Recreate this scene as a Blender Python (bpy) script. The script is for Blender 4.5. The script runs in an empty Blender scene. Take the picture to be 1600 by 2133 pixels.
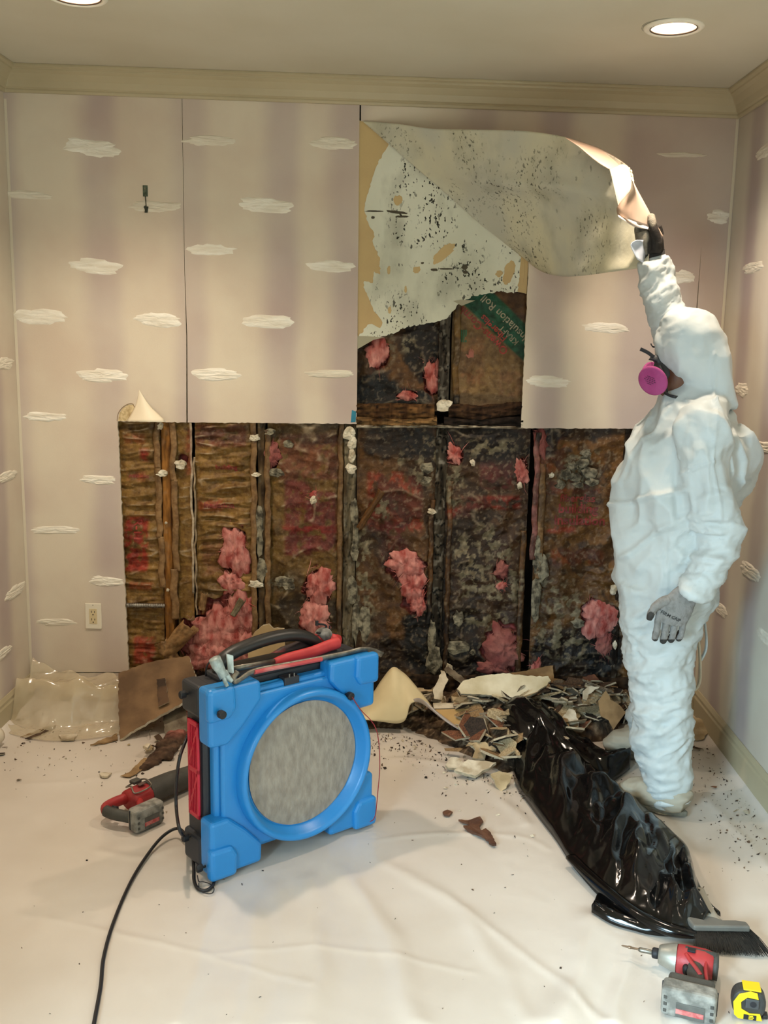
import bpy, bmesh, math, random
import numpy as np
from mathutils import Vector, Matrix

random.seed(7); np.random.seed(7)
SC = bpy.context.scene
COL = SC.collection

# ------------------------------------------------------------------ camera
CX, CH, D, W, H = 1.6268, 1.6555, 4.2856, 2.95, 2.65
YAW, PITCH, ROLL, F = -.0157, .1761, .0174, 2116.15
YF = -2.2                                   # wall behind the camera
def _basis():
    cy, sy, cp, sp = math.cos(YAW), math.sin(YAW), math.cos(PITCH), math.sin(PITCH)
    w = np.array([sy*cp, cy*cp, -sp]); r0 = np.array([cy, -sy, 0.]); u0 = np.cross(r0, w)
    return r0*math.cos(ROLL)+u0*math.sin(ROLL), -r0*math.sin(ROLL)+u0*math.cos(ROLL), w
CR, CU, CW = _basis(); CC = np.array([CX, 0, CH])
cam = bpy.data.cameras.new('camera'); camo = bpy.data.objects.new('camera', cam); COL.objects.link(camo)
cam.sensor_fit = 'VERTICAL'; cam.sensor_height = 36; cam.sensor_width = 27
cam.lens = 36*F/2133; cam.clip_start = .05
camo.matrix_world = Matrix(((CR[0], CU[0], -CW[0], CC[0]), (CR[1], CU[1], -CW[1], CC[1]), (CR[2], CU[2], -CW[2], CC[2]), (0, 0, 0, 1)))
SC.camera = camo

# ------------------------------------------------------------------ light, exposure
world = bpy.data.worlds.new('world'); SC.world = world; world.use_nodes = True
world.node_tree.nodes['Background'].inputs[0].default_value = (.75, .85, 1, 1)
world.node_tree.nodes['Background'].inputs[1].default_value = .3
SC.view_settings.view_transform = 'Standard'; SC.view_settings.look = 'None'
SC.view_settings.exposure = 0.82; SC.view_settings.gamma = 1; SC.view_settings.use_curve_mapping = False
def area_light(name, loc, target, sx, sy, power, color):
    l = bpy.data.lights.new(name, 'AREA'); l.shape = 'RECTANGLE'; l.size = sx; l.size_y = sy; l.energy = power; l.color = color
    o = bpy.data.objects.new(name, l); COL.objects.link(o); o.location = loc
    l.spread = math.radians(118)
    o.rotation_euler = (Vector(target)-Vector(loc)).to_track_quat('-Z', 'Y').to_euler()
    return o
# daylight entering by the window in the left wall, behind the camera
area_light('window_daylight', (.04, -.75, 1.45), (1.04, -.50, .86), 1.1, 1.2, 170, (.58, .84, 1.0))
CAN_XY = [(.597, 3.351), (2.464, 3.454), (.60, 1.25), (2.46, 1.25), (1.5, -.9)]
CAN_POWER = [56, 44, 17, 15, 6]
for (x, y), p in zip(CAN_XY, CAN_POWER):
    l = bpy.data.lights.new('can_spot', 'SPOT'); l.energy = p; l.color = (1.0, .83, .655); l.spot_size = math.radians(124 if y > 3 else 104); l.spot_blend = 1.; l.shadow_soft_size = .055
    o = bpy.data.objects.new('can_spot', l); COL.objects.link(o); o.location = (x, y, H-.012+.022-.062*x/W)

# ------------------------------------------------------------------ helpers
def ray(u, v): return CR*(u-800)/F-CU*(v-1066.5)/F+CW
def onY(u, v, Y=D): d = ray(u, v); return CC+d*(Y/d[1])
def onZ(u, v, Z=0.): d = ray(u, v); return CC+d*((Z-CC[2])/d[2])
def onX(u, v, X): d = ray(u, v); return CC+d*((X-CC[0])/d[0])
def onP(u, v, o, n): d = ray(u, v); return CC+d*(((np.array(o)-CC)@n)/(d@n))
def proj(p):
    d = np.asarray(p, float)-CC; z = d@CW
    return 800+F*(d@CR)/z, 1066.5-F*(d@CU)/z

def lin(c):
    if isinstance(c, str): c = [int(c[i:i+2], 16)/255 for i in (0, 2, 4)]
    elif max(c) > 1: c = [x/255 for x in c]
    return tuple((x/12.92 if x <= .04045 else ((x+.055)/1.055)**2.4) for x in c[:3])

_P = np.random.RandomState(3).permutation(512).astype(np.int64); _P = np.concatenate([_P, _P, _P])
_G = np.random.RandomState(4).normal(size=(512, 3)); _G /= np.linalg.norm(_G, axis=1)[:, None]
def noise(x, y, z=0.):
    x, y, z = np.broadcast_arrays(np.asarray(x, float), np.asarray(y, float), np.asarray(z, float))
    xi, yi, zi = np.floor(x).astype(int), np.floor(y).astype(int), np.floor(z).astype(int)
    xf, yf, zf = x-xi, y-yi, z-zi
    s = lambda t: t*t*t*(t*(t*6-15)+10)
    u, v, w = s(xf), s(yf), s(zf); xi, yi, zi = xi & 511, yi & 511, zi & 511
    def g(a, b, c):
        h = _P[_P[_P[(xi+a) & 511]+((yi+b) & 511)]+((zi+c) & 511)]; G = _G[h]
        return G[..., 0]*(xf-a)+G[..., 1]*(yf-b)+G[..., 2]*(zf-c)
    L = lambda a, b, t: a+t*(b-a)
    return L(L(L(g(0, 0, 0), g(1, 0, 0), u), L(g(0, 1, 0), g(1, 1, 0), u), v), L(L(g(0, 0, 1), g(1, 0, 1), u), L(g(0, 1, 1), g(1, 1, 1), u), v), w)*1.5
def fbm(x, y, z=0., o=4, g=.5):
    t = 0; a = 1; f = 1
    for i in range(o): t = t+a*noise(x*f+i*17.3, y*f-i*9.1, z*f+i*3.7); a *= g; f *= 2.03
    return t
def ridge(x, y, z=0., o=3, g=.5):
    t = 0; a = 1; f = 1; n = 0
    for i in range(o): t = t+a*(1-np.abs(noise(x*f+i*31.3, y*f+i*7.1, z*f+i*5.7))*2.2); n += a; a *= g; f *= 2.1
    return t/n
def sst(a, b, x): t = np.clip((x-a)/(b-a), 0, 1); return t*t*(3-2*t)

MATS = {}
def mat(name, c, rough=.6, c2=None, scale=6., metal=0., bump=0., bscale=80., coat=0., spec=.5, detail=4., attr=False, emit=0., coatr=.1, stretch=(1, 1, 1), lo=.35, hi=.65, thr=0., alpha=1., sss=0., trans=0.):
    if name in MATS: return MATS[name]
    m = bpy.data.materials.new(name); m.use_nodes = True; nt = m.node_tree; N = nt.nodes; L = nt.links
    b = N['Principled BSDF']; b.inputs['Roughness'].default_value = rough; b.inputs['Metallic'].default_value = metal
    b.inputs['Specular IOR Level'].default_value = spec; b.inputs['Coat Weight'].default_value = coat; b.inputs['Coat Roughness'].default_value = coatr
    if sss: b.inputs['Subsurface Weight'].default_value = sss; b.inputs['Subsurface Scale'].default_value = .02
    c = lin(c); b.inputs['Base Color'].default_value = (*c, 1)
    tc = N.new('ShaderNodeTexCoord'); mp = N.new('ShaderNodeMapping'); mp.inputs['Scale'].default_value = stretch; L.new(tc.outputs['Object'], mp.inputs[0])
    src = None
    if attr:
        a = N.new('ShaderNodeAttribute'); a.attribute_name = 'Col'; src = a.outputs['Color']
    if c2 is not None:
        n = N.new('ShaderNodeTexNoise'); n.inputs['Scale'].default_value = scale; n.inputs['Detail'].default_value = detail; L.new(mp.outputs[0], n.inputs['Vector'])
        r = N.new('ShaderNodeValToRGB'); r.color_ramp.elements[0].position = lo; r.color_ramp.elements[1].position = hi
        L.new(n.outputs[0], r.inputs[0])
        if attr:
            r.color_ramp.elements[0].color = (*lin(c2), 1); r.color_ramp.elements[1].color = (1, 1, 1, 1)
            mx = N.new('ShaderNodeMix'); mx.data_type = 'RGBA'; mx.blend_type = 'MULTIPLY'; mx.inputs[0].default_value = 1
            L.new(src, mx.inputs[6]); L.new(r.outputs[0], mx.inputs[7]); src = mx.outputs[2]
        else:
            r.color_ramp.elements[0].color = (*c, 1); r.color_ramp.elements[1].color = (*lin(c2), 1); src = r.outputs[0]
    if src is not None: L.new(src, b.inputs['Base Color'])
    if bump:
        n2 = N.new('ShaderNodeTexNoise'); n2.inputs['Scale'].default_value = bscale; n2.inputs['Detail'].default_value = 5; L.new(mp.outputs[0], n2.inputs['Vector'])
        bp = N.new('ShaderNodeBump'); bp.inputs['Strength'].default_value = bump; bp.inputs['Distance'].default_value = .004
        L.new(n2.outputs[0], bp.inputs['Height']); L.new(bp.outputs[0], b.inputs['Normal'])
    if emit:
        b.inputs['Emission Color'].default_value = (*c, 1); b.inputs['Emission Strength'].default_value = emit
    if alpha < 1: b.inputs['Alpha'].default_value = alpha
    if trans: b.inputs['Transmission Weight'].default_value = trans
    MATS[name] = m; return m

def tag(o, label=None, cat=None, group=None, kind=None):
    if label: o['label'] = label
    if cat: o['category'] = cat
    if group: o['group'] = group
    if kind: o['kind'] = kind
    return o
WM = {}
def inv(parent): return WM[parent.name].inverted() if parent is not None and parent.name in WM else Matrix()
def thing(name, label, cat, loc=(0, 0, 0), X=None, Z=None, group=None, kind=None):
    """an Empty at the thing's base; X and Z give its local axes"""
    o = bpy.data.objects.new(name, None); o.empty_display_size = .05; COL.objects.link(o)
    if X is None: M = Matrix.Translation(Vector(loc))
    else:
        x = Vector(X).normalized(); z = Vector(Z); y = z.cross(x).normalized(); z = x.cross(y)
        M = Matrix(((x.x, y.x, z.x, loc[0]), (x.y, y.y, z.y, loc[1]), (x.z, y.z, z.z, loc[2]), (0, 0, 0, 1)))
    o.matrix_world = M; WM[o.name] = M; tag(o, label, cat, group, kind); return o
def mk(name, V, Fc, m, parent=None, smooth=False, world=False, col=None, bevel=0., bseg=2, solid=0., mi=None, sub=0, label=None, auto=None, kind=None):
    me = bpy.data.meshes.new(name); V = np.asarray(V, float)
    if world and parent is not None:
        M = np.array(inv(parent)); V = V@M[:3, :3].T+M[:3, 3]
    me.from_pydata(V.tolist(), [], [tuple(int(i) for i in f) for f in Fc])
    for x in (m if isinstance(m, (list, tuple)) else [m]): me.materials.append(x)
    if mi is not None: me.polygons.foreach_set('material_index', list(mi))
    if smooth: me.polygons.foreach_set('use_smooth', [True]*len(me.polygons))
    if col is not None:
        a = me.color_attributes.new('Col', 'FLOAT_COLOR', 'POINT'); c = np.ones((len(V), 4)); c[:, :3] = col; a.data.foreach_set('color', c.ravel())
    me.update(); o = bpy.data.objects.new(name, me); COL.objects.link(o)
    if parent is not None: o.parent = parent; WM[o.name] = WM.get(parent.name, Matrix())
    else: WM[o.name] = Matrix()
    if solid: s = o.modifiers.new('solid', 'SOLIDIFY'); s.thickness = solid; s.offset = 0; s.use_even_offset = False
    if bevel: s = o.modifiers.new('bevel', 'BEVEL'); s.width = bevel; s.segments = bseg; s.limit_method = 'ANGLE'; s.angle_limit = math.radians(35); s.harden_normals = False
    if sub: s = o.modifiers.new('sub', 'SUBSURF'); s.levels = sub; s.render_levels = sub
    if label: o['label'] = label
    if kind: o['kind'] = kind
    return o

class MB:
    """collects shapes into one mesh"""
    def __init__(s): s.v = []; s.f = []; s.m = []; s.k = 0
    def add(s, V, Fc, mi=0):
        V = np.asarray(V, float); s.v.append(V); s.f += [tuple(int(i)+s.k for i in f) for f in Fc]; s.m += [mi]*len(Fc); s.k += len(V); return s
    def box(s, a, b, mi=0):
        x0, y0, z0 = a; x1, y1, z1 = b
        return s.add([(x0, y0, z0), (x1, y0, z0), (x1, y1, z0), (x0, y1, z0), (x0, y0, z1), (x1, y0, z1), (x1, y1, z1), (x0, y1, z1)],
                     [(0, 3, 2, 1), (4, 5, 6, 7), (0, 1, 5, 4), (1, 2, 6, 5), (2, 3, 7, 6), (3, 0, 4, 7)], mi)
    def obox(s, c, X, Y, Z, mi=0):
        """box centred at c with half-axis vectors"""
        c, X, Y, Z = map(lambda t: np.asarray(t, float), (c, X, Y, Z))
        V = [c+i*X+j*Y+k*Z for k in (-1, 1) for j in (-1, 1) for i in (-1, 1)]
        return s.add(V, [(0, 2, 3, 1), (4, 5, 7, 6), (0, 1, 5, 4), (1, 3, 7, 5), (3, 2, 6, 7), (2, 0, 4, 6)], mi)
    def prism(s, P, O, X, Y, N, t, mi=0):
        """polygon P (2-D) in the plane O,X,Y, thickness t along N"""
        O, X, Y, N = map(lambda q: np.asarray(q, float), (O, X, Y, N)); P = np.asarray(P, float); n = len(P)
        A = O+P[:, :1]*X+P[:, 1:]*Y; V = np.vstack([A, A+N*t])
        ar = np.sum(P[:, 0]*np.roll(P[:, 1], -1)-np.roll(P[:, 0], -1)*P[:, 1])
        flip = (ar > 0) == (np.cross(X, Y)@N > 0)
        a = list(range(n)); b = [i+n for i in a]
        Fc = [a[::-1] if flip else a, b if flip else b[::-1]]
        for i in range(n):
            j = (i+1) % n; q = (i, j, j+n, i+n); Fc.append(q if flip else q[::-1])
        return s.add(V, Fc, mi)
    def tube(s, P, R, n=10, mi=0, caps=True, ref=(0, 0, 1), closed=False):
        """tube along P; R scalar, per point, or per point (ra, rb)"""
        P = np.asarray(P, float); k = len(P); R = np.asarray(R, float)
        if R.ndim == 0: R = np.full((k, 2), float(R))
        elif R.ndim == 1: R = np.stack([R, R], 1)
        T = np.gradient(P, axis=0) if not closed else np.roll(P, -1, 0)-np.roll(P, 1, 0)
        T /= np.linalg.norm(T, axis=1)[:, None]+1e-12; a = np.array(ref, float); V = []
        for i in range(k):
            a = a-T[i]*(a@T[i]); ln = np.linalg.norm(a)
            if ln < 1e-6: a = np.cross(T[i], [1, .3, .2]); ln = np.linalg.norm(a)
            a = a/ln; b = np.cross(T[i], a)
            for j in range(n):
                t = 2*math.pi*j/n; V.append(P[i]+a*math.cos(t)*R[i, 0]+b*math.sin(t)*R[i, 1])
        Fc = []
        for i in range(k if closed else k-1):
            for j in range(n):
                j2 = (j+1) % n; i2 = (i+1) % k
                Fc.append((i*n+j, i*n+j2, i2*n+j2, i2*n+j))
        if caps and not closed: Fc.append(tuple(range(n))[::-1]); Fc.append(tuple((k-1)*n+j for j in range(n)))
        return s.add(V, Fc, mi)
    def lathe(s, prof, O, A, n=32, mi=0, caps=False):
        """prof: list of (radius, height along A)"""
        A = np.asarray(A, float); A = A/np.linalg.norm(A); e = np.cross(A, [0, 0, 1.]) if abs(A[2]) < .9 else np.cross(A, [1., 0, 0]); e /= np.linalg.norm(e); g = np.cross(A, e)
        V = []; k = len(prof)
        for r, h in prof:
            for j in range(n): t = 2*math.pi*j/n; V.append(np.asarray(O)+A*h+e*r*math.cos(t)+g*r*math.sin(t))
        Fc = [(i*n+j, i*n+(j+1) % n, (i+1)*n+(j+1) % n, (i+1)*n+j) for i in range(k-1) for j in range(n)]
        if caps: Fc.append(tuple(range(n))[::-1]); Fc.append(tuple((k-1)*n+j for j in range(n)))
        return s.add(V, Fc, mi)
    def sphere(s, c, r, n=12, m=8, mi=0):
        r = np.ones(3)*r; V = [np.array(c)+r*np.array([math.sin(a)*math.cos(b), math.sin(a)*math.sin(b), math.cos(a)]) for a in np.linspace(.001, math.pi-.001, m) for b in np.linspace(0, 2*math.pi, n, endpoint=False)]
        Fc = [((i+1)*n+j, (i+1)*n+(j+1) % n, i*n+(j+1) % n, i*n+j) for i in range(m-1) for j in range(n)]
        return s.add(V, Fc, mi)
    def make(s, name, m, parent=None, **k):
        return mk(name, np.vstack(s.v), s.f, m, parent, mi=s.m if max(s.m) else None, **k)
def gridf(nu, nv, off=0, flip=False):
    i, j = np.meshgrid(np.arange(nu-1), np.arange(nv-1), indexing='ij'); a = (i*nv+j).ravel()+off
    f = np.stack([a, a+nv, a+nv+1, a+1], 1)
    return f[:, ::-1] if flip else f
def spl(P, n=8, closed=False):
    """Catmull-Rom through P"""
    P = np.asarray(P, float); k = len(P); out = []
    seg = k if closed else k-1
    for i in range(seg):
        p = [P[(i+d) % k] if closed else P[min(max(i+d, 0), k-1)] for d in (-1, 0, 1, 2)]
        for t in np.linspace(0, 1, n, endpoint=False):
            out.append(.5*((2*p[1])+(p[2]-p[0])*t+(2*p[0]-5*p[1]+4*p[2]-p[3])*t*t+(3*p[1]-p[0]-3*p[2]+p[3])*t**3))
    if not closed: out.append(P[-1])
    return np.array(out)
def evaluated(o):
    """the mesh of o with its modifiers applied, as arrays; o is removed"""
    dg = bpy.context.evaluated_depsgraph_get(); dg.update(); e = o.evaluated_get(dg); me = e.to_mesh()
    V = np.empty(len(me.vertices)*3); me.vertices.foreach_get('co', V); V = V.reshape(-1, 3)
    N = np.empty(len(me.vertices)*3); me.vertices.foreach_get('normal', N); N = N.reshape(-1, 3)
    Fc = [tuple(p.vertices) for p in me.polygons]; e.to_mesh_clear(); bpy.data.objects.remove(o)
    return V, N, Fc
def inpoly(x, y, P):
    P = np.asarray(P, float); x = np.asarray(x, float); y = np.asarray(y, float); c = np.zeros(np.broadcast(x, y).shape, bool); n = len(P)
    for i in range(n):
        x1, y1 = P[i]; x2, y2 = P[(i+1) % n]
        if y1 == y2: continue
        c ^= ((y1 > y) != (y2 > y)) & (x < (x2-x1)*(y-y1)/(y2-y1)+x1)
    return c
# ================================================================== the room shell
def banded(name, axis, centres, base, band, width=.11):
    """primed wallboard: wide soft vertical bands at the studs, fine mottling"""
    m = bpy.data.materials.new(name); m.use_nodes = True; nt = m.node_tree; N = nt.nodes; L = nt.links; b = N['Principled BSDF']
    b.inputs['Roughness'].default_value = .62; b.inputs['Specular IOR Level'].default_value = .35
    tc = N.new('ShaderNodeTexCoord'); sx = N.new('ShaderNodeSeparateXYZ')
    wn = N.new('ShaderNodeTexNoise'); wn.inputs['Scale'].default_value = 1.6; wn.inputs['Detail'].default_value = 3; L.new(tc.outputs['Object'], wn.inputs['Vector'])
    L.new(tc.outputs['Object'], sx.inputs[0])
    wob = N.new('ShaderNodeMath'); wob.operation = 'MULTIPLY_ADD'; wob.inputs[1].default_value = .10; L.new(wn.outputs[0], wob.inputs[0]); L.new(sx.outputs[axis], wob.inputs[2])
    mr = N.new('ShaderNodeMapRange'); lo, hi = -.3, 4.5; mr.inputs[1].default_value = lo+.05; mr.inputs[2].default_value = hi+.05; L.new(wob.outputs[0], mr.inputs[0])
    r = N.new('ShaderNodeValToRGB'); cr = r.color_ramp; cr.interpolation = 'EASE'
    pts = []
    for c in centres: pts += [(c-width*1.05, 0), (c-width*.15, 1), (c+width*.25, 1), (c+width*.95, 0)]
    pts = pts[:30]
    cr.elements[0].position = 0; cr.elements[0].color = (0, 0, 0, 1); cr.elements[1].position = 1; cr.elements[1].color = (0, 0, 0, 1)
    for p, v in pts: e = cr.elements.new(min(max((p-lo)/(hi-lo), .001), .999)); e.color = (v, v, v, 1)
    L.new(mr.outputs[0], r.inputs[0])
    n3 = N.new('ShaderNodeTexNoise'); n3.inputs['Scale'].default_value = 2.2; n3.inputs['Detail'].default_value = 2; L.new(tc.outputs['Object'], n3.inputs['Vector'])
    mm = N.new('ShaderNodeMath'); mm.operation = 'MULTIPLY'; L.new(r.outputs[0], mm.inputs[0])
    m3 = N.new('ShaderNodeMapRange'); m3.inputs[1].default_value = .3; m3.inputs[2].default_value = .65; m3.inputs[3].default_value = .55; m3.inputs[4].default_value = 1; L.new(n3.outputs[0], m3.inputs[0]); L.new(m3.outputs[0], mm.inputs[1])
    mx = N.new('ShaderNodeMix'); mx.data_type = 'RGBA'; mx.inputs[6].default_value = (*lin(base), 1); mx.inputs[7].default_value = (*lin(band), 1)
    L.new(mm.outputs[0], mx.inputs[0])
    m2 = N.new('ShaderNodeMix'); m2.data_type = 'RGBA'; m2.blend_type = 'MULTIPLY'; m2.inputs[0].default_value = 1
    n4 = N.new('ShaderNodeTexNoise'); n4.inputs['Scale'].default_value = 3; n4.inputs['Detail'].default_value = 6; L.new(tc.outputs['Object'], n4.inputs['Vector'])
    r4 = N.new('ShaderNodeValToRGB'); r4.color_ramp.elements[0].position = .3; r4.color_ramp.elements[0].color = (.90, .85, .85, 1); r4.color_ramp.elements[1].position = .6; L.new(n4.outputs[0], r4.inputs[0])
    L.new(mx.outputs[2], m2.inputs[6]); L.new(r4.outputs[0], m2.inputs[7]); L.new(m2.outputs[2], b.inputs['Base Color'])
    n5 = N.new('ShaderNodeTexNoise'); n5.inputs['Scale'].default_value = 220; L.new(tc.outputs['Object'], n5.inputs['Vector'])
    bp = N.new('ShaderNodeBump'); bp.inputs['Strength'].default_value = .12; bp.inputs['Distance'].default_value = .002; L.new(n5.outputs[0], bp.inputs['Height']); L.new(bp.outputs[0], b.inputs['Normal'])
    return m
wc = [onY(u, 560)[0] for u in (10, 212, 398, 588, 722, 985, 1150, 1325, 1465)]
M_WALL = banded('wallboard_back', 0, wc, 'dacdb9', 'bfafa7')
M_WALLL = banded('wallboard_left', 1, [4.05, 3.62, 3.2, 2.8, 2.4, 2.0], 'd3c6b2', 'b4a39c')
M_WALLR = banded('wallboard_right', 1, [4.05, 3.72, 3.3, 2.9, 2.5, 2.1], 'd2cab9', 'b3a49f')
M_CEIL = mat('ceiling_paint', 'cdc6b3', .7, 'c6bea9', 2, bump=.05, bscale=300)
M_TRIM = mat('cream_trim_paint', 'b9ab8c', .45, 'afa182', 3)
M_EDGE = mat('gypsum_core', 'd8cfba', .9, 'b9ab8e', 40, bump=.3, bscale=200)
M_DARK = mat('dark_sheathing', '2c2016', .9, '0e0a07', 7, bump=.3, bscale=30)
M_PUTTY = mat('wall_putty', 'f4efe3', .7, 'e2d9c8', 22, bump=.5, bscale=90, stretch=(.4, 1, 2.4))
M_PUTTYD = mat('thin_wall_putty', 'e6decd', .7, 'd9cebc', 22, bump=.3, bscale=90, stretch=(.4, 1, 2.4))

def struct(o): o['kind'] = 'structure'; return o
struct(MB().box((-.15, YF-.15, -.10), (W+.15, D+.2, -.012)).make('floor', mat('subfloor', 'a9876a', .8)))
struct(MB().box((-.15, YF-.15, H), (W+.15, D+.2, H+.1)).make('ceiling', M_CEIL))
wy0, wy1, wz0, wz1 = -1.35, -.15, .8, 2.1        # window opening behind the camera
b = MB(); b.box((-.12, wy1, -.05), (0, D+.15, H+.05)).box((-.12, YF-.12, -.05), (0, wy0, H+.05)).box((-.12, wy0, -.05), (0, wy1, wz0)).box((-.12, wy0, wz1), (0, wy1, H+.05))
wl = struct(b.make('wall_left', M_WALLL))
wr = struct(MB().box((W, YF-.12, -.05), (W+.12, D+.15, H+.05)).make('wall_right', M_WALLR))
struct(MB().box((0, YF-.1, -.05), (W, YF, H+.05)).make('wall_front', mat('front_wall_paint', '857b6c', .7)))
b = MB(); xa, xb = -.10, -.04
for a, c in (((xa, wy0, wz0), (xb, wy1, wz0+.05)), ((xa, wy0, wz1-.05), (xb, wy1, wz1)), ((xa, wy0, wz0+.05), (xb, wy0+.05, wz1-.05)), ((xa, wy1-.05, wz0+.05), (xb, wy1, wz1-.05)), ((xa, (wy0+wy1)/2-.02, wz0+.05), (xb, (wy0+wy1)/2+.02, wz1-.05))): b.box(a, c)
struct(b.make('window_1', mat('window_white', 'eeeeea', .4)))

# ---- back wall: sheathing behind, wallboard panels in front
wb = struct(MB().box((-.05, D+.125, -.05), (W+.05, D+.2, H+.05)).make('wall_back', M_DARK))
T = .0125
def torn(P, amp=.004, step=.012, seed=0, idx=None):
    """subdivide polygon P; edges listed in idx become ragged"""
    out = []; n = len(P)
    for i in range(n):
        a, b2 = np.array(P[i], float), np.array(P[(i+1) % n], float); k = max(1, int(np.linalg.norm(b2-a)/step)) if idx is None or i in idx else 1
        nv = np.array([-(b2-a)[1], (b2-a)[0]])/(np.linalg.norm(b2-a)+1e-9)
        for j in range(k):
            p = a+(b2-a)*j/k
            if j: p = p+nv*amp*float(noise(p[0]*70+seed, p[1]*70, seed)+noise(p[0]*190, p[1]*190+seed, seed)*.6)*1.6
            out.append(p)
    return out
def wall_poly(name, px, mats, y0, t, parent, tearing=None, amp=.003, label=None, step=.012):
    P = [onY(u, v, y0)[[0, 2]] for u, v in px]
    P = torn(P, amp, step, len(px), tearing if tearing is not None else [])
    b = MB(); b.prism(P, (0, y0, 0), (1, 0, 0), (0, 0, 1), (0, 1, 0), t)
    b.m = [0, 0]+[1]*(len(b.f)-2)
    return mk(name, np.vstack(b.v), b.f, mats, parent, mi=b.m, label=label)
xz = lambda u, v: onY(u, v)[[0, 2]]
wall_poly('drywall_panel', [(-30, 150), (377, 150), (379, 225), (384, 560), (388, 700), (388, 880), (245, 878), (268, 1395), (268, 1400), (-20, 1400)], [M_WALL, M_EDGE], D, T, wb, [5, 6, 7], .0022)
wall_poly('drywall_panel', [(378, 150), (749, 150), (749, 225), (743, 883), (391, 880), (390, 700), (385, 560), (380, 225)], [M_WALL, M_EDGE], D, T, wb, [3], .0018)
wall_poly('drywall_panel', [(752, 150), (1484, 150), (1484, 240), (1451, 640), (1440, 894), (1085, 892), (1101, 560), (1101, 276), (1000, 274), (900, 272), (830, 262), (752, 252)], [M_WALL, M_EDGE], D, T, wb, [4, 5], .0018)
wall_poly('drywall_panel', [(1486, 150), (1560, 150), (1560, 1500), (1335, 1500), (1322, 896), (1442, 894), (1453, 640)], [M_WALL, M_EDGE], D+.001, T, wb, [3], .003)
# bottom filler strip of board under the left panel (line at the floor)
wall_poly('drywall_panel', [(-20, 1402), (268, 1402), (270, 1500), (-20, 1500)], [M_WALL, M_EDGE], D+.001, T, wb)

# crown moulding and baseboards
def moulding(name, prof, run, m, parent=None, kind='structure'):
    """prof: (out, z) points; run: list of (x, y) inner-wall corners with outward offsets as (nx, ny)"""
    V = []; n = len(prof); Fc = []
    for (x, y, nx, ny) in run:
        for o_, z in prof: V.append((x+nx*o_, y+ny*o_, z))
    for i in range(len(run)-1):
        for j in range(n):
            j2 = (j+1) % n; Fc.append((i*n+j, (i+1)*n+j, (i+1)*n+j2, i*n+j2))
    Fc.append(tuple(range(n))); Fc.append(tuple((len(run)-1)*n+j for j in range(n))[::-1])
    o = mk(name, V, Fc, m, parent, bevel=.002); 
    if kind: o['kind'] = kind
    return o
cp = [(0, H), (0, H-.098), (.010, H-.098), (.014, H-.088), (.012, H-.083), (.020, H-.078), (.030, H-.055), (.048, H-.032), (.062, H-.022), (.062, H-.016), (.074, H-.010), (.074, H)]
moulding('trim_1', cp, [(0, YF, 1, 0), (0, D, 1, -1), (W, D, -1, -1), (W, YF, -1, 0)], M_TRIM)
bp_ = [(0, 0), (.016, 0), (.016, .098), (.012, .106), (.012, .118), (.007, .128), (.004, .135), (0, .135)]
moulding('baseboard_right', bp_, [(W, D-.002, -1, 0), (W, 3.0, -1, 0), (W, YF, -1, 0)], M_TRIM)
bl = moulding('baseboard_left', bp_, [(0, YF, 1, 0), (0, 3.0, 1, 0), (0, D-.004, 1, 0)], M_TRIM)
moulding('baseboard_back', bp_, [(2.66, D, 0, -1), (W-.016, D, 0, -1)], M_TRIM)
# corner tape beads showing as pale vertical lines
struct(MB().box((.001, D-.0012, .13), (.012, D, H-.1)).make('trim_2', mat('corner_tape', 'd6cbb6', .7)))
struct(MB().box((W-.014, D-.0014, .13), (W-.003, D, H-.1)).make('trim_3', MATS['corner_tape']))

# ---- putty patches over the old fasteners
def putty(c, ax, ay, nrm, w, h, tilt, m, parent, seed, thick=.0042):
    rs = np.random.RandomState(seed); n = 34; rings = 6; V = []; Fc = []
    ph = rs.uniform(0, 50); ct, st = math.cos(tilt), math.sin(tilt)
    c, ax, ay, nrm = map(lambda q: np.asarray(q, float), (c, ax, ay, nrm))
    for k in range(rings+1):
        f = k/rings
        for j in range(n):
            t = 2*math.pi*j/n
            rr = 1+.26*float(noise(math.cos(t)*1.6+ph, math.sin(t)*1.6, 1.))+.16*float(noise(math.cos(t)*5+ph, math.sin(t)*5, 2.))
            x = math.copysign(abs(math.cos(t))**.8, math.cos(t))*w/2*f*rr; y = math.sin(t)*h/2*f*rr
            x, y = x*ct-y*st, x*st+y*ct
            hgt = (thick*(.55+.75*float(ridge(x*14+ph, y*95, ph, 2)))*(1-f**6) if k < rings else -.0004)
            V.append(c+ax*x+ay*y+nrm*hgt)
    for k in range(rings):
        for j in range(n): Fc.append((k*n+j, (k+1)*n+j, (k+1)*n+(j+1) % n, k*n+(j+1) % n))
    Fc.append(tuple(range(n)))
    return mk('putty_patch', V, Fc, m, parent, smooth=False)
PB = [(190, 308, 108, 32, -7, 0), (435, 293, 100, 20, 0, 1), (694, 299, 88, 24, 0, 1), (57, 406, 95, 17, -3, 1), (322, 430, 104, 20, 0, 1), (556, 427, 104, 28, -3, 0), (440, 521, 92, 20, -1, 0), (199, 555, 104, 30, -3, 0), (689, 555, 92, 23, 0, 0),
      (82, 660, 108, 30, 0, 0), (332, 667, 92, 26, -4, 0), (560, 670, 102, 27, -1, 0), (212, 783, 102, 26, 0, 0), (449, 781, 95, 26, 0, 0), (687, 779, 92, 17, 0, 1), (93, 868, 88, 18, -1, 0), (205, 999, 74, 20, 0, 0), (116, 1104, 100, 17, 0, 0),
      (220, 1211, 70, 22, 0, 0), (117, 1296, 84, 15, 0, 1), (1262, 683, 90, 20, -2, 0), (1141, 795, 86, 22, -2, 0), (1418, 323, 90, 9, 0, 1), (1423, 577, 45, 26, 0, 0), (1497, 452, 42, 26, 0, 0)]
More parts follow.
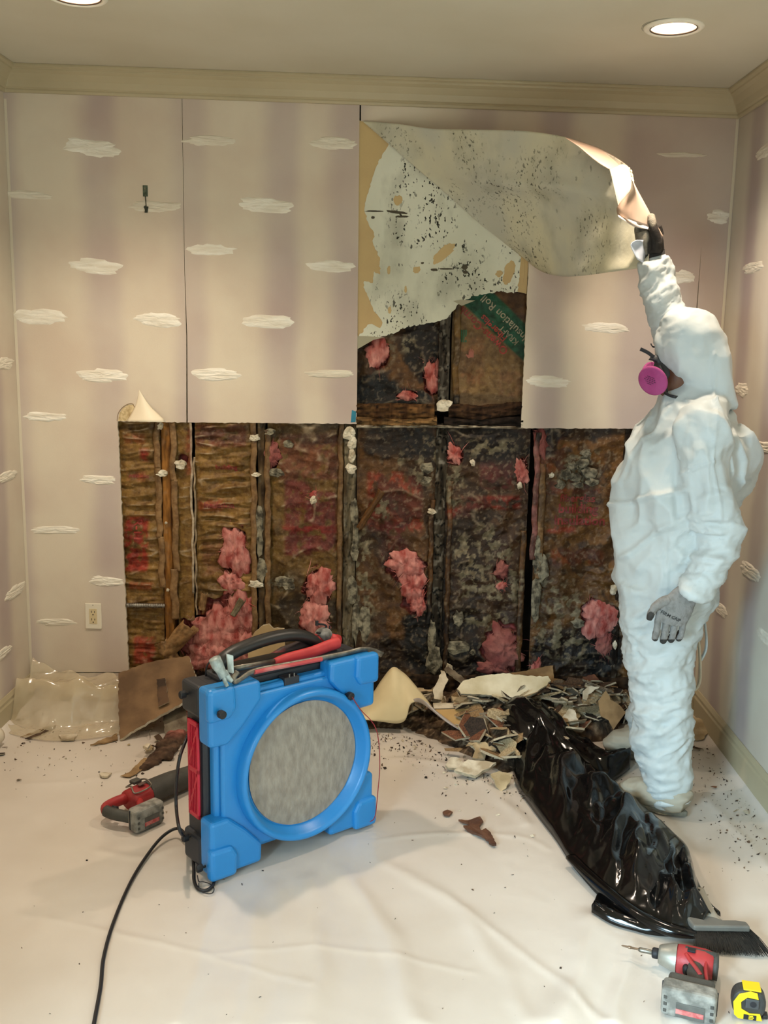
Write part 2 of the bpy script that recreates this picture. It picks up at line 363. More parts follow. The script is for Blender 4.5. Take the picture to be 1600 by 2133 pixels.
for i, (u, v, w_, h_, tl, fa) in enumerate(PB):
    putty(onY(u, v), (1, 0, 0), (0, 0, 1), (0, -1, 0), w_/470, h_/470, math.radians(tl), M_PUTTYD if fa else M_PUTTY, wb, i+1)
def side_patch(u, v, X, par, w_, h_, tl, seed):
    p = onX(u, v, X); s = 1 if X == 0 else -1
    putty(p, (0, -s, 0), (0, 0, 1), (s, 0, 0), w_, h_, math.radians(tl), M_PUTTYD, par, seed)
for i, (u, v, w_, h_, tl) in enumerate([(1568, 557, .24, .045, 0), (1545, 812, .16, .06, 0), (1562, 1190, .22, .06, 0), (1594, 315, .2, .05, 0), (1500, 1268, .2, .05, 0), (1598, 932, .2, .04, 0), (1596, 1330, .2, .05, 0)]): side_patch(u, v, W, wr, w_, h_, tl, 60+i)
for i, (u, v, w_, h_, tl) in enumerate([(7, 758, .24, .05, 0), (16, 992, .22, .04, 0), (32, 1232, .22, .055, 0), (5, 1362, .2, .045, 0)]): side_patch(u, v, 0., wl, w_, h_, tl, 80+i)

# ---- recessed ceiling lights
def downlight(x, y, label, cone, group=None):
    t = thing('recessed_light', label, 'ceiling light', (x, y, H+hz(x)), group=group)
    MB().lathe([(.094, .0), (.094, -.004), (.088, -.009), (.080, -.010), (.074, -.006), (.074, .0)], (0, 0, 0), (0, 0, 1), 48).make('trim_ring', mat('can_trim', 'efe8d8', .4), t, smooth=True)
    MB().lathe([(.0745, -.004), (.0735, -.007), (.071, -.007), (.071, -.002)], (0, 0, 0), (0, 0, 1), 48).make('baffle_edge', mat('can_baffle_edge', '3b2c20', .5), t, smooth=True)
    MB().lathe([(.0715, -.006), (.066, .03), (.060, .078)], (0, 0, 0), (0, 0, 1), 48).make('reflector', mat('can_reflector', 'dcc8b4', .35), t, smooth=True)
    MB().lathe([(.001, .066), (.03, .066), (.05, .070), (.0605, .078)], (0, 0, 0), (0, 0, 1), 40).make('lamp_lens', mat('lamp_lens', 'fff1dc', .5, emit=14), t, smooth=True)
    MB().lathe([(.1, .001), (.1, .088), (.001, .088)], (0, 0, 0), (0, 0, 1), 24).make('housing', mat('can_housing', '555555', .6), t)
    return t
CAN_L = ['recessed ceiling light at the left end of the ceiling, cut by the top edge', 'recessed ceiling light on the right, above the person in white', 'recessed ceiling light nearer the window wall, left row', 'recessed ceiling light nearer the window wall, right row', 'single recessed ceiling light close to the window']
# ceiling with round openings for the lights
bpy.data.objects.remove(bpy.data.objects['ceiling'])
bm = bmesh.new(); cells = []
xs = sorted({-.15, W+.15, *[x-.12 for x, y in CAN_XY], *[x+.12 for x, y in CAN_XY]}); ys = sorted({YF-.15, D+.2, *[y-.12 for x, y in CAN_XY], *[y+.12 for x, y in CAN_XY]})
for i in range(len(xs)-1):
    for j in range(len(ys)-1):
        x0, x1, y0, y1 = xs[i], xs[i+1], ys[j], ys[j+1]; hit = None
        for (x, y) in CAN_XY:
            if x0 < x < x1 and y0 < y < y1: hit = (x, y)
        if hit is None:
            # cells partly covered by a neighbouring light's square are still plain
            cov = [(x, y) for (x, y) in CAN_XY if x-.12 < (x0+x1)/2 < x+.12 and y-.12 < (y0+y1)/2 < y+.12]
            if cov: hit = 'skip'
        if hit == 'skip': continue
        if hit is None: bm.faces.new([bm.verts.new(p) for p in ((x0, y0, H), (x0, y1, H), (x1, y1, H), (x1, y0, H))])
for (x, y) in CAN_XY:
    n = 32; ang = [2*math.pi*k/n for k in range(n)]
    inn = [bm.verts.new((x+.078*math.cos(a), y+.078*math.sin(a), H)) for a in ang]
    out = []
    for a in ang:
        q = .12/max(abs(math.cos(a)), abs(math.sin(a))); out.append(bm.verts.new((x+q*math.cos(a), y+q*math.sin(a), H)))
    for k in range(n): bm.faces.new([inn[k], inn[(k+1) % n], out[(k+1) % n], out[k]])
me = bpy.data.meshes.new('ceiling'); bm.to_mesh(me); bm.free(); me.materials.append(M_CEIL)
ceil = bpy.data.objects.new('ceiling', me); COL.objects.link(ceil); struct(ceil); WM[ceil.name] = Matrix()
roof = MB().box((-.15, YF-.15, H+.10), (W+.15, D+.2, H+.2)).make('ceiling_slab', M_DARK, ceil)
# the ceiling line drops a little towards the right
def hz(x): return .022-.062*x/W
for o in (ceil, bpy.data.objects['trim_1']):
    for v in o.data.vertices:
        if v.co.z > H-.15: v.co.z += hz(v.co.x)
for (x, y), l in zip(CAN_XY, CAN_L): downlight(x, y, l, .07, 'recessed ceiling lights')
# ================================================================== the opened wall: studs, kraft-faced batts, mould
M_BATT = mat('kraft_paper', 'ffffff', .52, 'b8a894', 38, bump=.55, bscale=120, attr=True, spec=.32, lo=.3, hi=.6)
M_STUD = mat('old_stud_wood', 'ffffff', .8, '8c7c6c', 30, bump=.8, bscale=60, attr=True, stretch=(1, 1, .25), spec=.2)
def fibre_mat():
    m = mat('pink_fibreglass', '9c4a44', .95, 'd3968c', 22, bump=1., bscale=70, spec=.1, stretch=(1.6, 1, .7), lo=.35, hi=.7, detail=8); return m
M_PINK = fibre_mat()
M_PLAST = mat('broken_plaster', 'e2dbc8', .85, 'b5a88f', 26, bump=.4, bscale=120)
M_GREYPL = mat('mouldy_plaster', '8f8873', .9, '3f3a2e', 34, bump=.6, bscale=120, lo=.4, hi=.6)
UV2X = lambda u: float(onY(u, 1000)[0])
ZZ = lambda v, u=800: float(onY(u, v)[2])
KR, RED, MAR, BLK, DUST_HILITE, GRN, GRY = map(lambda h: np.array(lin(h)), ('82622f', '97281f', '661826', '0f0b08', 'c4b296', '1c5038', '786f58'))
def ell(U, V, cu, cv, ru, rv, soft=.45): r = np.sqrt(((U-cu)/ru)**2+((V-cv)/rv)**2); return 1-sst(1-soft, 1+soft, r)
def rct(U, V, u0, u1, v0, v1, s=5): return sst(u0-s, u0+s, U)*(1-sst(u1-s, u1+s, U))*sst(v0-s, v0+s, V)*(1-sst(v1-s, v1+s, V))
def pix(x, z):
    P = np.stack([x, np.full_like(x, D), z], -1)-CC; zz = P@CW
    return 800+F*(P@CR)/zz, 1066.5-F*(P@CU)/zz
REDS = [(290, 308, 935, 962, .9, RED), (256, 306, 1078, 1192, .9, RED), (276, 322, 1330, 1388, .8, RED), (262, 300, 984, 1003, .4, RED), (256, 300, 905, 925, .4, RED), (264, 318, 1215, 1232, .5, RED),
        (405, 512, 884, 932, .6, MAR), (410, 462, 1042, 1066, .5, RED), (420, 500, 1130, 1200, .35, MAR), (385, 398, 895, 990, .5, RED),
        (582, 705, 905, 1000, .5, MAR), (592, 648, 1000, 1160, .75, MAR), (640, 700, 1025, 1150, .75, MAR), (570, 700, 1098, 1112, .6, RED),
        (765, 880, 985, 1110, .5, RED), (790, 850, 1090, 1180, .55, MAR), (960, 1085, 1035, 1062, .6, RED), (1000, 1070, 960, 1020, .5, MAR), (930, 980, 1060, 1080, .5, RED), (1140, 1250, 1004, 1030, .35, RED), (1140, 1200, 1098, 1112, .6, RED), (1150, 1260, 1145, 1180, .3, RED), (1125, 1180, 900, 985, .25, RED),
        (770, 800, 690, 800, .4, MAR), (960, 1010, 700, 800, .3, RED), (1040, 1095, 775, 830, .45, MAR)]
DARKS = [(830, 915, 90, 42, .85), (1010, 925, 95, 48, .8), (870, 940, 40, 80, .6), (880, 1340, 42, 80, 1.), (800, 1370, 90, 40, .8), (1000, 1385, 90, 40, .8), (990, 1140, 60, 70, .45), (1200, 1360, 90, 60, .9), (1260, 1350, 45, 70, 1.),
         (640, 1285, 80, 45, .75), (600, 1225, 40, 40, .4), (575, 1370, 70, 60, .6), (500, 905, 100, 18, .5), (660, 900, 90, 26, .6), (300, 892, 60, 10, .5), (1200, 900, 110, 20, .7), (1140, 920, 24, 30, .7), (800, 1130, 60, 90, .35), (960, 1250, 60, 90, .4), (1070, 1260, 50, 60, .35), (1160, 1230, 50, 60, .35),
         (1060, 930, 40, 60, .5), (950, 1340, 60, 60, .6), (780, 820, 60, 40, 1.), (880, 700, 40, 90, .9), (760, 760, 30, 60, .6), (830, 830, 80, 22, 1.), (1000, 838, 90, 18, .95), (1075, 640, 40, 50, .5), (440, 1240, 30, 30, .3)]
RESID = [(690, 30, 12), (1010, 935, 40, 18), (1060, 930, 18, 14), (830, 960, 12, 18), (880, 985, 22, 34), (900, 960, 18, 50), (965, 1150, 22, 34), (985, 1190, 40, 34), (1010, 1120, 26, 30), (1045, 1150, 30, 20), (1060, 1210, 38, 44), (1030, 1230, 70, 26), (990, 1290, 26, 20), (1035, 1300, 26, 22), (1160, 1250, 34, 36), (1200, 1270, 46, 26), (1150, 1330, 40, 36), (1190, 1350, 36, 30), (1205, 985, 46, 34), (1230, 960, 30, 26), (1135, 1200, 16, 50), (755, 1150, 16, 50), (760, 1240, 24, 80), (590, 1215, 34, 18), (735, 1220, 24, 60), (790, 1060, 30, 26), (945, 1020, 22, 60), (800, 690, 26, 22), (800, 730, 22, 30), (850, 720, 20, 16)]
RESID = [r for r in RESID if len(r) == 4]
# a few holes where the paper is torn through to the batt: (u, v, ru, rv)
HOLES = [(487, 1150, 30, 52), (470, 1310, 66, 66), (662, 1230, 30, 44), (655, 1300, 28, 36), (850, 1185, 38, 34), (862, 1240, 24, 40), (565, 955, 16, 30), (948, 950, 15, 22), (1090, 985, 12, 26), (1050, 1355, 42, 50), (1245, 1292, 36, 44), (1045, 1190, 14, 20), (790, 735, 20, 32), (899, 790, 16, 34), (850, 825, 22, 10), (378, 962, 11, 13), (385, 1330, 20, 34)]
CREASE = {}
def surf(seed, x, z, aniso, amp, x0, x1):
    """depth in front of the stud line (positive towards the room)"""
    wx = x+.03*fbm(x*3+seed, z*3, 5., 2); wz = z+.03*fbm(x*3, z*3+seed, 9., 2)
    a = ridge(wx*(4 if aniso else 6)+seed, wz*(17 if aniso else 7.5), seed*.7, 2, .4)
    b_ = fbm(x*24+seed, z*34, seed+2., 3)*(.6+sst(-.2, .4, fbm(x*5, z*5, seed+6., 2)))*.6
    e = np.minimum(x-x0, x1-x)/.05
    belly = sst(0, 1, np.clip(e, 0, 1))
    return amp*(a-.35)*(.35+.65*belly)+.0035*b_*amp/.014+.006*belly, a
def paint(x, z, a, seed, base, dusty):
    U, V = pix(x, z); n1 = fbm(x*6+seed, z*6, 1., 4); n2 = fbm(x*22, z*22+seed, 4., 4); n3 = fbm(x*60, z*60, seed+8., 3)
    c = base*(1+.5*n1+.25*n2)[..., None]
    c = np.clip(c, .01, 1)
    def over(c, m, k): return c*(1-m[..., None])+k*m[..., None]
    for u0, u1, v0, v1, s, k in REDS:
        c = over(c, s*rct(U, V, u0, u1, v0, v1)*sst(-.5, .0, n2+.3*n1), k*(1+.4*n1)[..., None])
    # darker blotches and mould speckle everywhere, heavier to the right
    mold = .15+.6*sst(640, 800, U)
    c = over(c, np.clip(mold*sst(.05, .3, n1*1.2+.4*n2)*.9, 0, 1), np.array(lin('1f150c')))
    for cu, cv, ru, rv, s in DARKS:
        m = ell(U, V, cu, cv, ru, rv, .55); c = over(c, np.clip(s*sst(.25, .75, m+.35*n1+.25*n2), 0, 1)*np.clip(m*3, 0, 1), BLK*(1+.8*n3)[..., None])
    for cu, cv, ru, rv in RESID:
        m = ell(U, V, cu, cv, ru, rv, .5)*sst(.25, .28, fbm(x*26+3, z*26, 12., 3)+.25*ell(U, V, cu, cv, ru, rv, .7)-.02)
        c = over(c, m*.9, GRY*(1+.5*n3)[..., None])
    d = dusty*np.clip(sst(.80, .99, a)*.7*sst(-.4, .3, n1)+sst(.3, .6, n3)*.12, 0, 1)  # dust specks, plus glossy highlights painted along the crease crests
    c = over(c, d, DUST_HILITE)
    m = (sst(.3, .45, n3+.4*n2)*.5*(.3+sst(640, 900, U)))
    c = over(c, m*.28, DUST_HILITE*.8)
    return c, U, V
SURF = {}
def batt(name, u0, u1, v0, v1, seed, aniso, amp, base=KR, dusty=.6, depth=.016, green=False, res=.0042, kind_label=None):  # dusty: strength of dust specks and of the painted crease highlights
    x0, x1 = UV2X(u0), UV2X(u1); z0, z1 = ZZ(v1), ZZ(v0)
    nx, nz = int((x1-x0)/res)+2, int((z1-z0)/res)+2
    xs, zs = np.linspace(x0, x1, nx), np.linspace(z0, z1, nz); x, z = np.meshgrid(xs, zs, indexing='ij')
    h, a = surf(seed, x, z, aniso, amp, x0, x1)
    c, U, V = paint(x, z, a, seed, base, dusty)
    hole = np.zeros_like(x)
    for cu, cv, ru, rv in HOLES:
        r = np.sqrt(((U-cu)/ru)**2+((V-cv)/rv)**2)+.35*fbm(x*20, z*20, cu, 2); hole = np.maximum(hole, 1-sst(.9, 1.06, r))
    y = D+T+depth-h+hole*.035
    c = c*(1-hole[..., None])+hole[..., None]*np.array(lin('a8504e'))*(.7+.5*fbm(x*40, z*14, 3., 3))[..., None]
    if green:
        # green printed band crossing the bay: between two slanted lines
        t = (V-635)-(U-968)*(115/122); t2 = (V-600)-(U-1022)*(95/95)
        g = (1-sst(-2, 2, t))*sst(-3, 3, t2); c = c*(1-g[..., None])+g[..., None]*GRN*(1+.5*fbm(x*12, z*12, 2., 3))[..., None]
        g2 = (1-sst(-4, 4, t2)); c = c*(1-g2[..., None])+g2[..., None]*np.array(lin('5a3c1e'))*(1+.9*fbm(x*8, z*6, 5., 3))[..., None]
        pl = sst(-2, 2, t)*.5; c = c*(1-pl[..., None])+pl[..., None]*np.array(lin('8a6e48'))
    o = mk(name, np.stack([x, y, z], -1).reshape(-1, 3), gridf(nx, nz), M_BATT, wb, smooth=True, col=np.clip(c.reshape(-1, 3), .004, 1))
    if kind_label: o['label'] = kind_label
    SURF[o.name] = (seed, aniso, amp, x0, x1, depth, o)
    return o
def surf_y(o, x, z):
    seed, an, amp, x0, x1, dp, _ = SURF[o.name]; h, a = surf(seed, np.asarray(x, float), np.asarray(z, float), an, amp, x0, x1); return D+T+dp-h
K2 = np.array(lin('6f5429')); K3 = np.array(lin('5e3f1d')); K4 = np.array(lin('4a3219'))
b0 = batt('insulation_batt', 246, 333, 870, 1420, 11, True, .022, KR, .95, kind_label='kraft faced batt at the left end with red print')
b1a = batt('insulation_batt', 364, 398, 870, 1420, 12, True, .012, KR, .9)
b1 = batt('insulation_batt', 405, 530, 870, 1420, 13, True, .026, KR, 1., kind_label='crumpled kraft batt with horizontal creases')
b2 = batt('insulation_batt', 556, 716, 870, 1420, 14, False, .020, K2, .7, kind_label='kraft batt stained maroon')
b3 = batt('insulation_batt', 743, 908, 870, 1420, 15, False, .020, K3, .35, kind_label='kraft batt blackened with mould at the top')
b4 = batt('insulation_batt', 930, 1103, 870, 1420, 16, False, .020, K4, .35, kind_label='heavily moulded batt with grey plaster flakes')
b5 = batt('insulation_batt', 1120, 1345, 870, 1420, 17, False, .018, np.array(lin('6a4820')), .3, kind_label='kraft batt with red building insulation print')
bu3 = batt('insulation_batt', 740, 910, 560, 856, 18, False, .020, K3, .3, depth=.03, kind_label='blackened upper batt with pink tufts')
bu4 = batt('insulation_batt', 934, 1104, 560, 856, 19, False, .012, K2, .2, depth=.03, green=True, kind_label='upper batt with green band and upside down print')

# paper flanges stapled along the studs
def flange(u0, u1, v0, v1, seed, base, y=0., lean=0., kind=None):
    x0, x1 = UV2X(u0), UV2X(u1); z0, z1 = ZZ(v1), ZZ(v0); nz = int((z1-z0)/.008)+2; nx = 7
    xs, zs = np.linspace(0, 1, nx), np.linspace(z0, z1, nz); s, z = np.meshgrid(xs, zs, indexing='ij')
    wob = .004*fbm(z*9+seed, z*0+seed, 1., 3)
    x = x0+(x1-x0)*s+wob*2+lean*(z-z0)
    yy = D+T-.002-y-.004*np.sin(s*math.pi)-.004*np.abs(fbm(x*30, z*25, seed, 3))
    a = ridge(x*30, z*30, seed, 2); c, U, V = paint(x, z, a, seed, base, .3)
    return mk('paper_flange', np.stack([x, yy, z], -1).reshape(-1, 3), gridf(nx, nz), M_BATT, wb, smooth=True, col=np.clip(c.reshape(-1, 3), .004, 1), solid=.0012)
PL = np.array(lin('8b6b45'))
flange(321, 334, 880, 985, 1, PL); flange(322, 335, 985, 1130, 2, PL*1.1, .002); flange(326, 339, 1128, 1235, 3, PL, .001)
flange(354, 367, 880, 1010, 4, PL); flange(356, 369, 1008, 1200, 5, PL, .001); flange(352, 368, 1195, 1300, 6, PL*1.2, .003, -.02)
flange(522, 534, 880, 1400, 7, PL*.9, .001); flange(551, 563, 900, 1400, 8, PL*.8, .001); flange(704, 714, 880, 1400, 9, PL*.8)
flange(1090, 1102, 1100, 1400, 10, K3, .002); flange(1112, 1124, 895, 1160, 11, np.array(lin('94605a')), .004); flange(1124, 1138, 960, 1200, 12, PL, .001); flange(934, 944, 1000, 1400, 13, K3); flange(897, 906, 1040, 1300, 15, K3); flange(937, 950, 600, 840, 14, K2, -.01)

flange(396, 401, 880, 1245, 31, np.array(lin('b9a992')), .004); flange(403, 407, 960, 1290, 33, np.array(lin('a8967c')), .004)
# studs
def stud(u0, u1, v0, v1, seed, base, rough=.004, crack=0., y=0., res=.004):
    x0, x1 = UV2X(u0), UV2X(u1); z0, z1 = ZZ(v1), ZZ(v0); nx = max(7, int((x1-x0)/res)+2); nz = int((z1-z0)/(res*1.3))+2
    s, z = np.meshgrid(np.linspace(0, 1, nx), np.linspace(z0, z1, nz), indexing='ij')
    x = x0+(x1-x0)*s+.003*fbm(s*0+seed, z*7, 2., 3)
    n = fbm(x*60, z*9+seed, 3., 4)
    cr = ridge(x*26+seed, z*20+.5*fbm(x*30, z*8, 1.), seed, 2)
    cut = sst(.72, .95, cr)*crack
    yy = D+T+.001+y-rough*n+cut*.012
    yy[0, :] = D+T+.09; yy[-1, :] = D+T+.09; yy[1, :] += .002; yy[-2, :] += .002; x[0, :] = x[1, :]; x[-1, :] = x[-2, :]
    c = base*(1+.7*n+.35*fbm(x*10, z*5+seed, 7., 3))[..., None]
    w = sst(.1, .5, fbm(x*30, z*30+seed, 9., 3)); c = c*(1-.55*w[..., None]*(crack+.2))+np.array(lin('9a968a'))*.55*w[..., None]*(crack+.2)
    c = c*(1-cut[..., None]*.95)
    U, V = pix(x, z)
    for cu, cv, ru, rv, s_ in DARKS:
        m = ell(U, V, cu, cv, ru, rv, .5)*s_*.5; c = c*(1-m[..., None])
    return mk('wall_stud', np.stack([x, yy, z], -1).reshape(-1, 3), gridf(nx, nz), M_STUD, wb, smooth=True, col=np.clip(c.reshape(-1, 3), .003, 1))
ST = lambda h: np.array(lin(h))
stud(334, 356, 870, 1420, 1, ST('96662f'), .002); stud(534, 553, 870, 1420, 2, ST('5d4c34'), .003, .2)
stud(714, 743, 870, 1420, 3, ST('6f6550'), .006, .5); stud(906, 932, 560, 850, 4, ST('4a453d'), .008, 1.); stud(905, 931, 880, 1420, 5, ST('433d32'), .008, 1.)
stud(1100, 1106, 870, 1420, 6, ST('1a120c'), .004, .5, .03); stud(1296, 1312, 870, 1420, 7, ST('3a2c1c'), .003, .3)
# rotten blocking between the studs, and the sill plate
def beam(name, pts, seed, base, tk=.0, rough=.012, kind=None, dp=.02):
    """pts: (u, v_top, v_bottom) stations"""
    V = []; cs = []; nz = 12; us = np.array([p[0] for p in pts]); k = int((us[-1]-us[0])/2.2)
    uu = np.linspace(us[0], us[-1], k); vt = np.interp(uu, us, [p[1] for p in pts]); vb = np.interp(uu, us, [p[2] for p in pts])
    for i, u in enumerate(uu):
        for j in range(nz):
            s = j/(nz-1); jag = 3.5*float(noise(u*.08, seed, .5))+2*float(noise(u*.3, seed, .9))
            v = vt[i]+(vb[i]-vt[i])*s+(jag if j in (0, nz-1) else 0); p = onY(u, v)
            r = float(ridge(p[0]*9+seed, p[2]*60, seed, 3)); n = float(fbm(p[0]*14, p[2]*80+seed, 2., 3))
            yb = D+T+dp-.012*math.sin(s*math.pi)-rough*n*.8-(.006 if r > .75 else 0)+(.06 if j in (0, nz-1) else 0)
            V.append((p[0], yb, p[2])); cc = base*(1+.9*n)*(1-.85*float(sst(.62, .9, r)))
            cs.append(np.clip(cc, .004, 1))
    return mk(name, V, gridf(k, nz, flip=True), M_STUD, wb, smooth=True, col=np.array(cs))
beam('blocking_board', [(742, 842, 872), (800, 838, 876), (905, 842, 874)], 1, ST('6b4c2b'), dp=.0, rough=.018)
beam('blocking_board', [(935, 838, 872), (1000, 844, 878), (1088, 836, 866)], 2, ST('4a3421'), dp=.004, rough=.018)
beam('blocking_board', [(742, 866, 888), (840, 872, 890), (910, 868, 888)], 3, ST('8a6a42'), dp=-.004, rough=.01)
beam('blocking_board', [(925, 868, 890), (970, 872, 888), (1090, 866, 892)], 4, ST('2a2019'), dp=.002, rough=.014)
beam('blocking_edge', [(742, 885, 893), (840, 884, 892), (1000, 886, 893), (1090, 888, 895)], 8, ST('a39a88'), dp=-.003, rough=.006)
beam('sill_plate', [(268, 1396, 1440), (700, 1400, 1450), (1330, 1410, 1460)], 5, ST('3b2c1c'), dp=.0)

# torn fibreglass tufts (domed, ragged)
def tuft(par, u, v, ru, rv, seed, dome=.022, y=.0, pts=None, tilt=0., colr=None):
    """ragged domed mass of fibreglass; also carries fine loose fibres"""
    c = onY(u, v); rx, rz = ru/470, rv/470; n = 44; R = 12; V = []; rs = np.random.RandomState(seed)
    y0 = D+T+.012-y
    for k in range(R+1):
        f = k/R
        for j in range(n):
            t = 2*math.pi*j/n; rag = 1+.45*float(noise(math.cos(t)*1.3+seed, math.sin(t)*1.3, .3))+.30*float(noise(math.cos(t)*4+seed, math.sin(t)*4, 1.3))+.12*float(noise(math.cos(t)*19+seed, math.sin(t)*19, 2.3))
            x, z = rx*f*rag*math.cos(t), rz*f*rag*math.sin(t)
            x, z = x*math.cos(tilt)-z*math.sin(tilt), x*math.sin(tilt)+z*math.cos(tilt)
            d = dome*(1-f**3)+.010*float(ridge((c[0]+x)*26, (c[2]+z)*16, seed, 3))*(1-f**5)+.006*float(fbm((c[0]+x)*60, (c[2]+z)*40, seed+1., 2))
            V.append((c[0]+x, y0-d+(.018 if k == R else 0), c[2]+z))
    Fc = [(k*n+j, k*n+(j+1) % n, (k+1)*n+(j+1) % n, (k+1)*n+j) for k in range(R) for j in range(n)]; Fc.append(tuple(range(n)))
    mb = MB(); mb.add(V, Fc)
    for q in range(int(30+ru*rv*.05)):
        t = rs.uniform(0, 2*math.pi); f = math.sqrt(rs.uniform(.1, 1.1)); p = np.array([c[0]+rx*f*math.cos(t), y0-dome*(1-f**3)-.004, c[2]+rz*f*math.sin(t)]); d = rs.normal(size=3)*np.array([.010, .005, .014]); d2 = rs.normal(size=3)*.006
        e = rs.normal(size=3)*.0006
        mb.add([p-e, p+e, p+d+e, p+d-e, p+d*2+d2], [(0, 1, 2, 3), (3, 2, 4)])
    return mb.make('fibreglass_tuft', colr or M_PINK, par, smooth=True, label=None)
TU = [(b1, 487, 1150, 31, 55, .02, .1), (b1, 480, 1215, 24, 24, .016, 0), (b1, 462, 1318, 68, 62, .03, 0), (b1, 440, 1368, 60, 40, .035, 0), (b1, 500, 1282, 36, 52, .02, 0), (b1, 505, 1350, 34, 50, .026, 0), (b2, 664, 1222, 33, 40, .022, .0), (b2, 655, 1290, 32, 40, .024, 0), (b3, 843, 1178, 40, 30, .02, -.3), (b3, 862, 1225, 28, 38, .018, 0), (b3, 872, 1262, 17, 24, .012, 0),
      (b2, 566, 950, 17, 28, .014, 0), (b2, 652, 1035, 12, 12, .01, .4), (b4, 947, 948, 15, 22, .012, .4), (b4, 1088, 985, 13, 26, .012, .3), (b4, 1050, 1352, 42, 46, .024, 0), (b4, 1030, 1392, 34, 18, .02, 0), (b4, 1046, 1188, 15, 20, .01, 0), (b4, 1044, 1222, 13, 8, .01, .4), (b5, 1248, 1290, 38, 42, .02, -.2), (b5, 1262, 1340, 18, 28, .014, 0), (b5, 1128, 925, 13, 34, .012, .1),
      (bu3, 788, 733, 24, 32, .014, -.3), (bu3, 898, 785, 14, 36, .016, .25), (bu3, 910, 772, 10, 22, .012, -.2), (bu3, 850, 825, 22, 11, .012, 0), (b1a, 385, 1335, 16, 28, .012, 0), (b5, 1118, 1395, 12, 20, .012, 0)]
M_PINKD = mat('dirty_pink_fibreglass', '7c4240', .95, 'a0685f', 9, bump=1., bscale=70, spec=.1)
for i, (par, u, v, ru, rv, dm, tl) in enumerate(TU): tuft(par, u, v, ru, rv, i+5, dm, y=(-.014 if par in (bu3, bu4) else 0.), tilt=tl, colr=M_PINKD if i in (11, 15, 16, 17, 20, 21, 24, 26) else None)

# broken plaster left on the fasteners and along the studs
def chip(u, v, w_, h_, seed, m=None, y=.0, tk=.008, par=None, name='plaster_chip'):
    rs = np.random.RandomState(seed); c = onY(u, v); n = 13; V = []; Fc = []
    for k, (f, yy) in enumerate(((1, .004), (1.0, -.3*tk), (.86, -tk), (.4, -tk*1.25))):
        for j in range(n):
            t = 2*math.pi*j/n; r = 1+.45*float(noise(math.cos(t)*1.9+seed, math.sin(t)*1.9, k*.12+seed))+.1*rs.uniform(-1, 1)
            V.append((c[0]+w_/940*f*r*math.cos(t), D+T-.002-y+yy+.002*rs.normal(), c[2]+h_/940*f*r*math.sin(t)))
    for k in range(3):
        for j in range(n): Fc.append((k*n+j, k*n+(j+1) % n, (k+1)*n+(j+1) % n, (k+1)*n+j))
    Fc.append(tuple(3*n+j for j in range(n))[::-1] if False else tuple(3*n+j for j in range(n)))
    return mk(name, V, Fc, m or M_PLAST, par or wb)
CH = [(337, 987, 22, 15), (375, 968, 22, 18), (333, 888, 12, 16), (530, 912, 20, 14), (533, 989, 20, 9), (534, 1218, 28, 16), (727, 903, 26, 26), (733, 925, 18, 26), (731, 977, 24, 20), (733, 950, 14, 30), (925, 845, 30, 24), (345, 1090, 5, 5), (349, 1230, 6, 6), (652, 1042, 14, 16), (1150, 990, 10, 12), (985, 965, 10, 14), (900, 1066, 18, 12), (1083, 1012, 10, 14), (1280, 1230, 14, 20), (1282, 1345, 10, 18), (935, 1395, 16, 24)]
for i, c in enumerate(CH): chip(*c, seed=i+3)
for i, c in enumerate([(540, 1085, 16, 70), (541, 1130, 15, 60), (545, 1190, 26, 50), (738, 1070, 16, 60), (741, 1110, 12, 80), (738, 1150, 16, 40), (733, 1230, 20, 60), (740, 1300, 16, 90), (1120, 1150, 20, 70), (1130, 1185, 28, 56), (1118, 1250, 20, 90), (590, 1213, 40, 22), (600, 1222, 26, 16), (560, 900, 22, 14), (888, 1000, 20, 16), (890, 975, 26, 22), (905, 1380, 30, 60), (900, 1330, 16, 70), (1205, 1300, 26, 20), (985, 1360, 12, 12), (955, 1290, 22, 34), (955, 1350, 44, 30), (760, 1300, 26, 70), (600, 925, 20, 16), (575, 985, 30, 18)]): chip(*c, seed=i+40, m=M_GREYPL, tk=.006)
for i, (u, v, w_, h_) in enumerate([(1195, 972, 22, 18), (1215, 965, 26, 20), (1180, 990, 22, 24), (1200, 995, 28, 18), (1230, 985, 30, 22), (1235, 1005, 28, 18), (1170, 1010, 22, 20), (1205, 1010, 22, 14), (1222, 945, 24, 18)]): chip(u, v, w_, h_, i+90, M_GREYPL, tk=.016, y=-.006, name='spray_foam_lump')
# flexible conduit
mb = MB(); p0, p1 = onY(264, 1261), onY(343, 1261); n = 22
R = []; P = []
for i in range(n*4+1): P.append((p0[0]+(p1[0]-p0[0])*i/(n*4), D+.004, p0[2]-.0)); R.append(.0112 if i % 4 in (0, 1) else .0082)
mb.tube(P, R, 12).make('flexible_conduit', mat('galvanised_conduit', 'a9a49a', .35, '77726a', 30, metal=.8), wb, smooth=True)
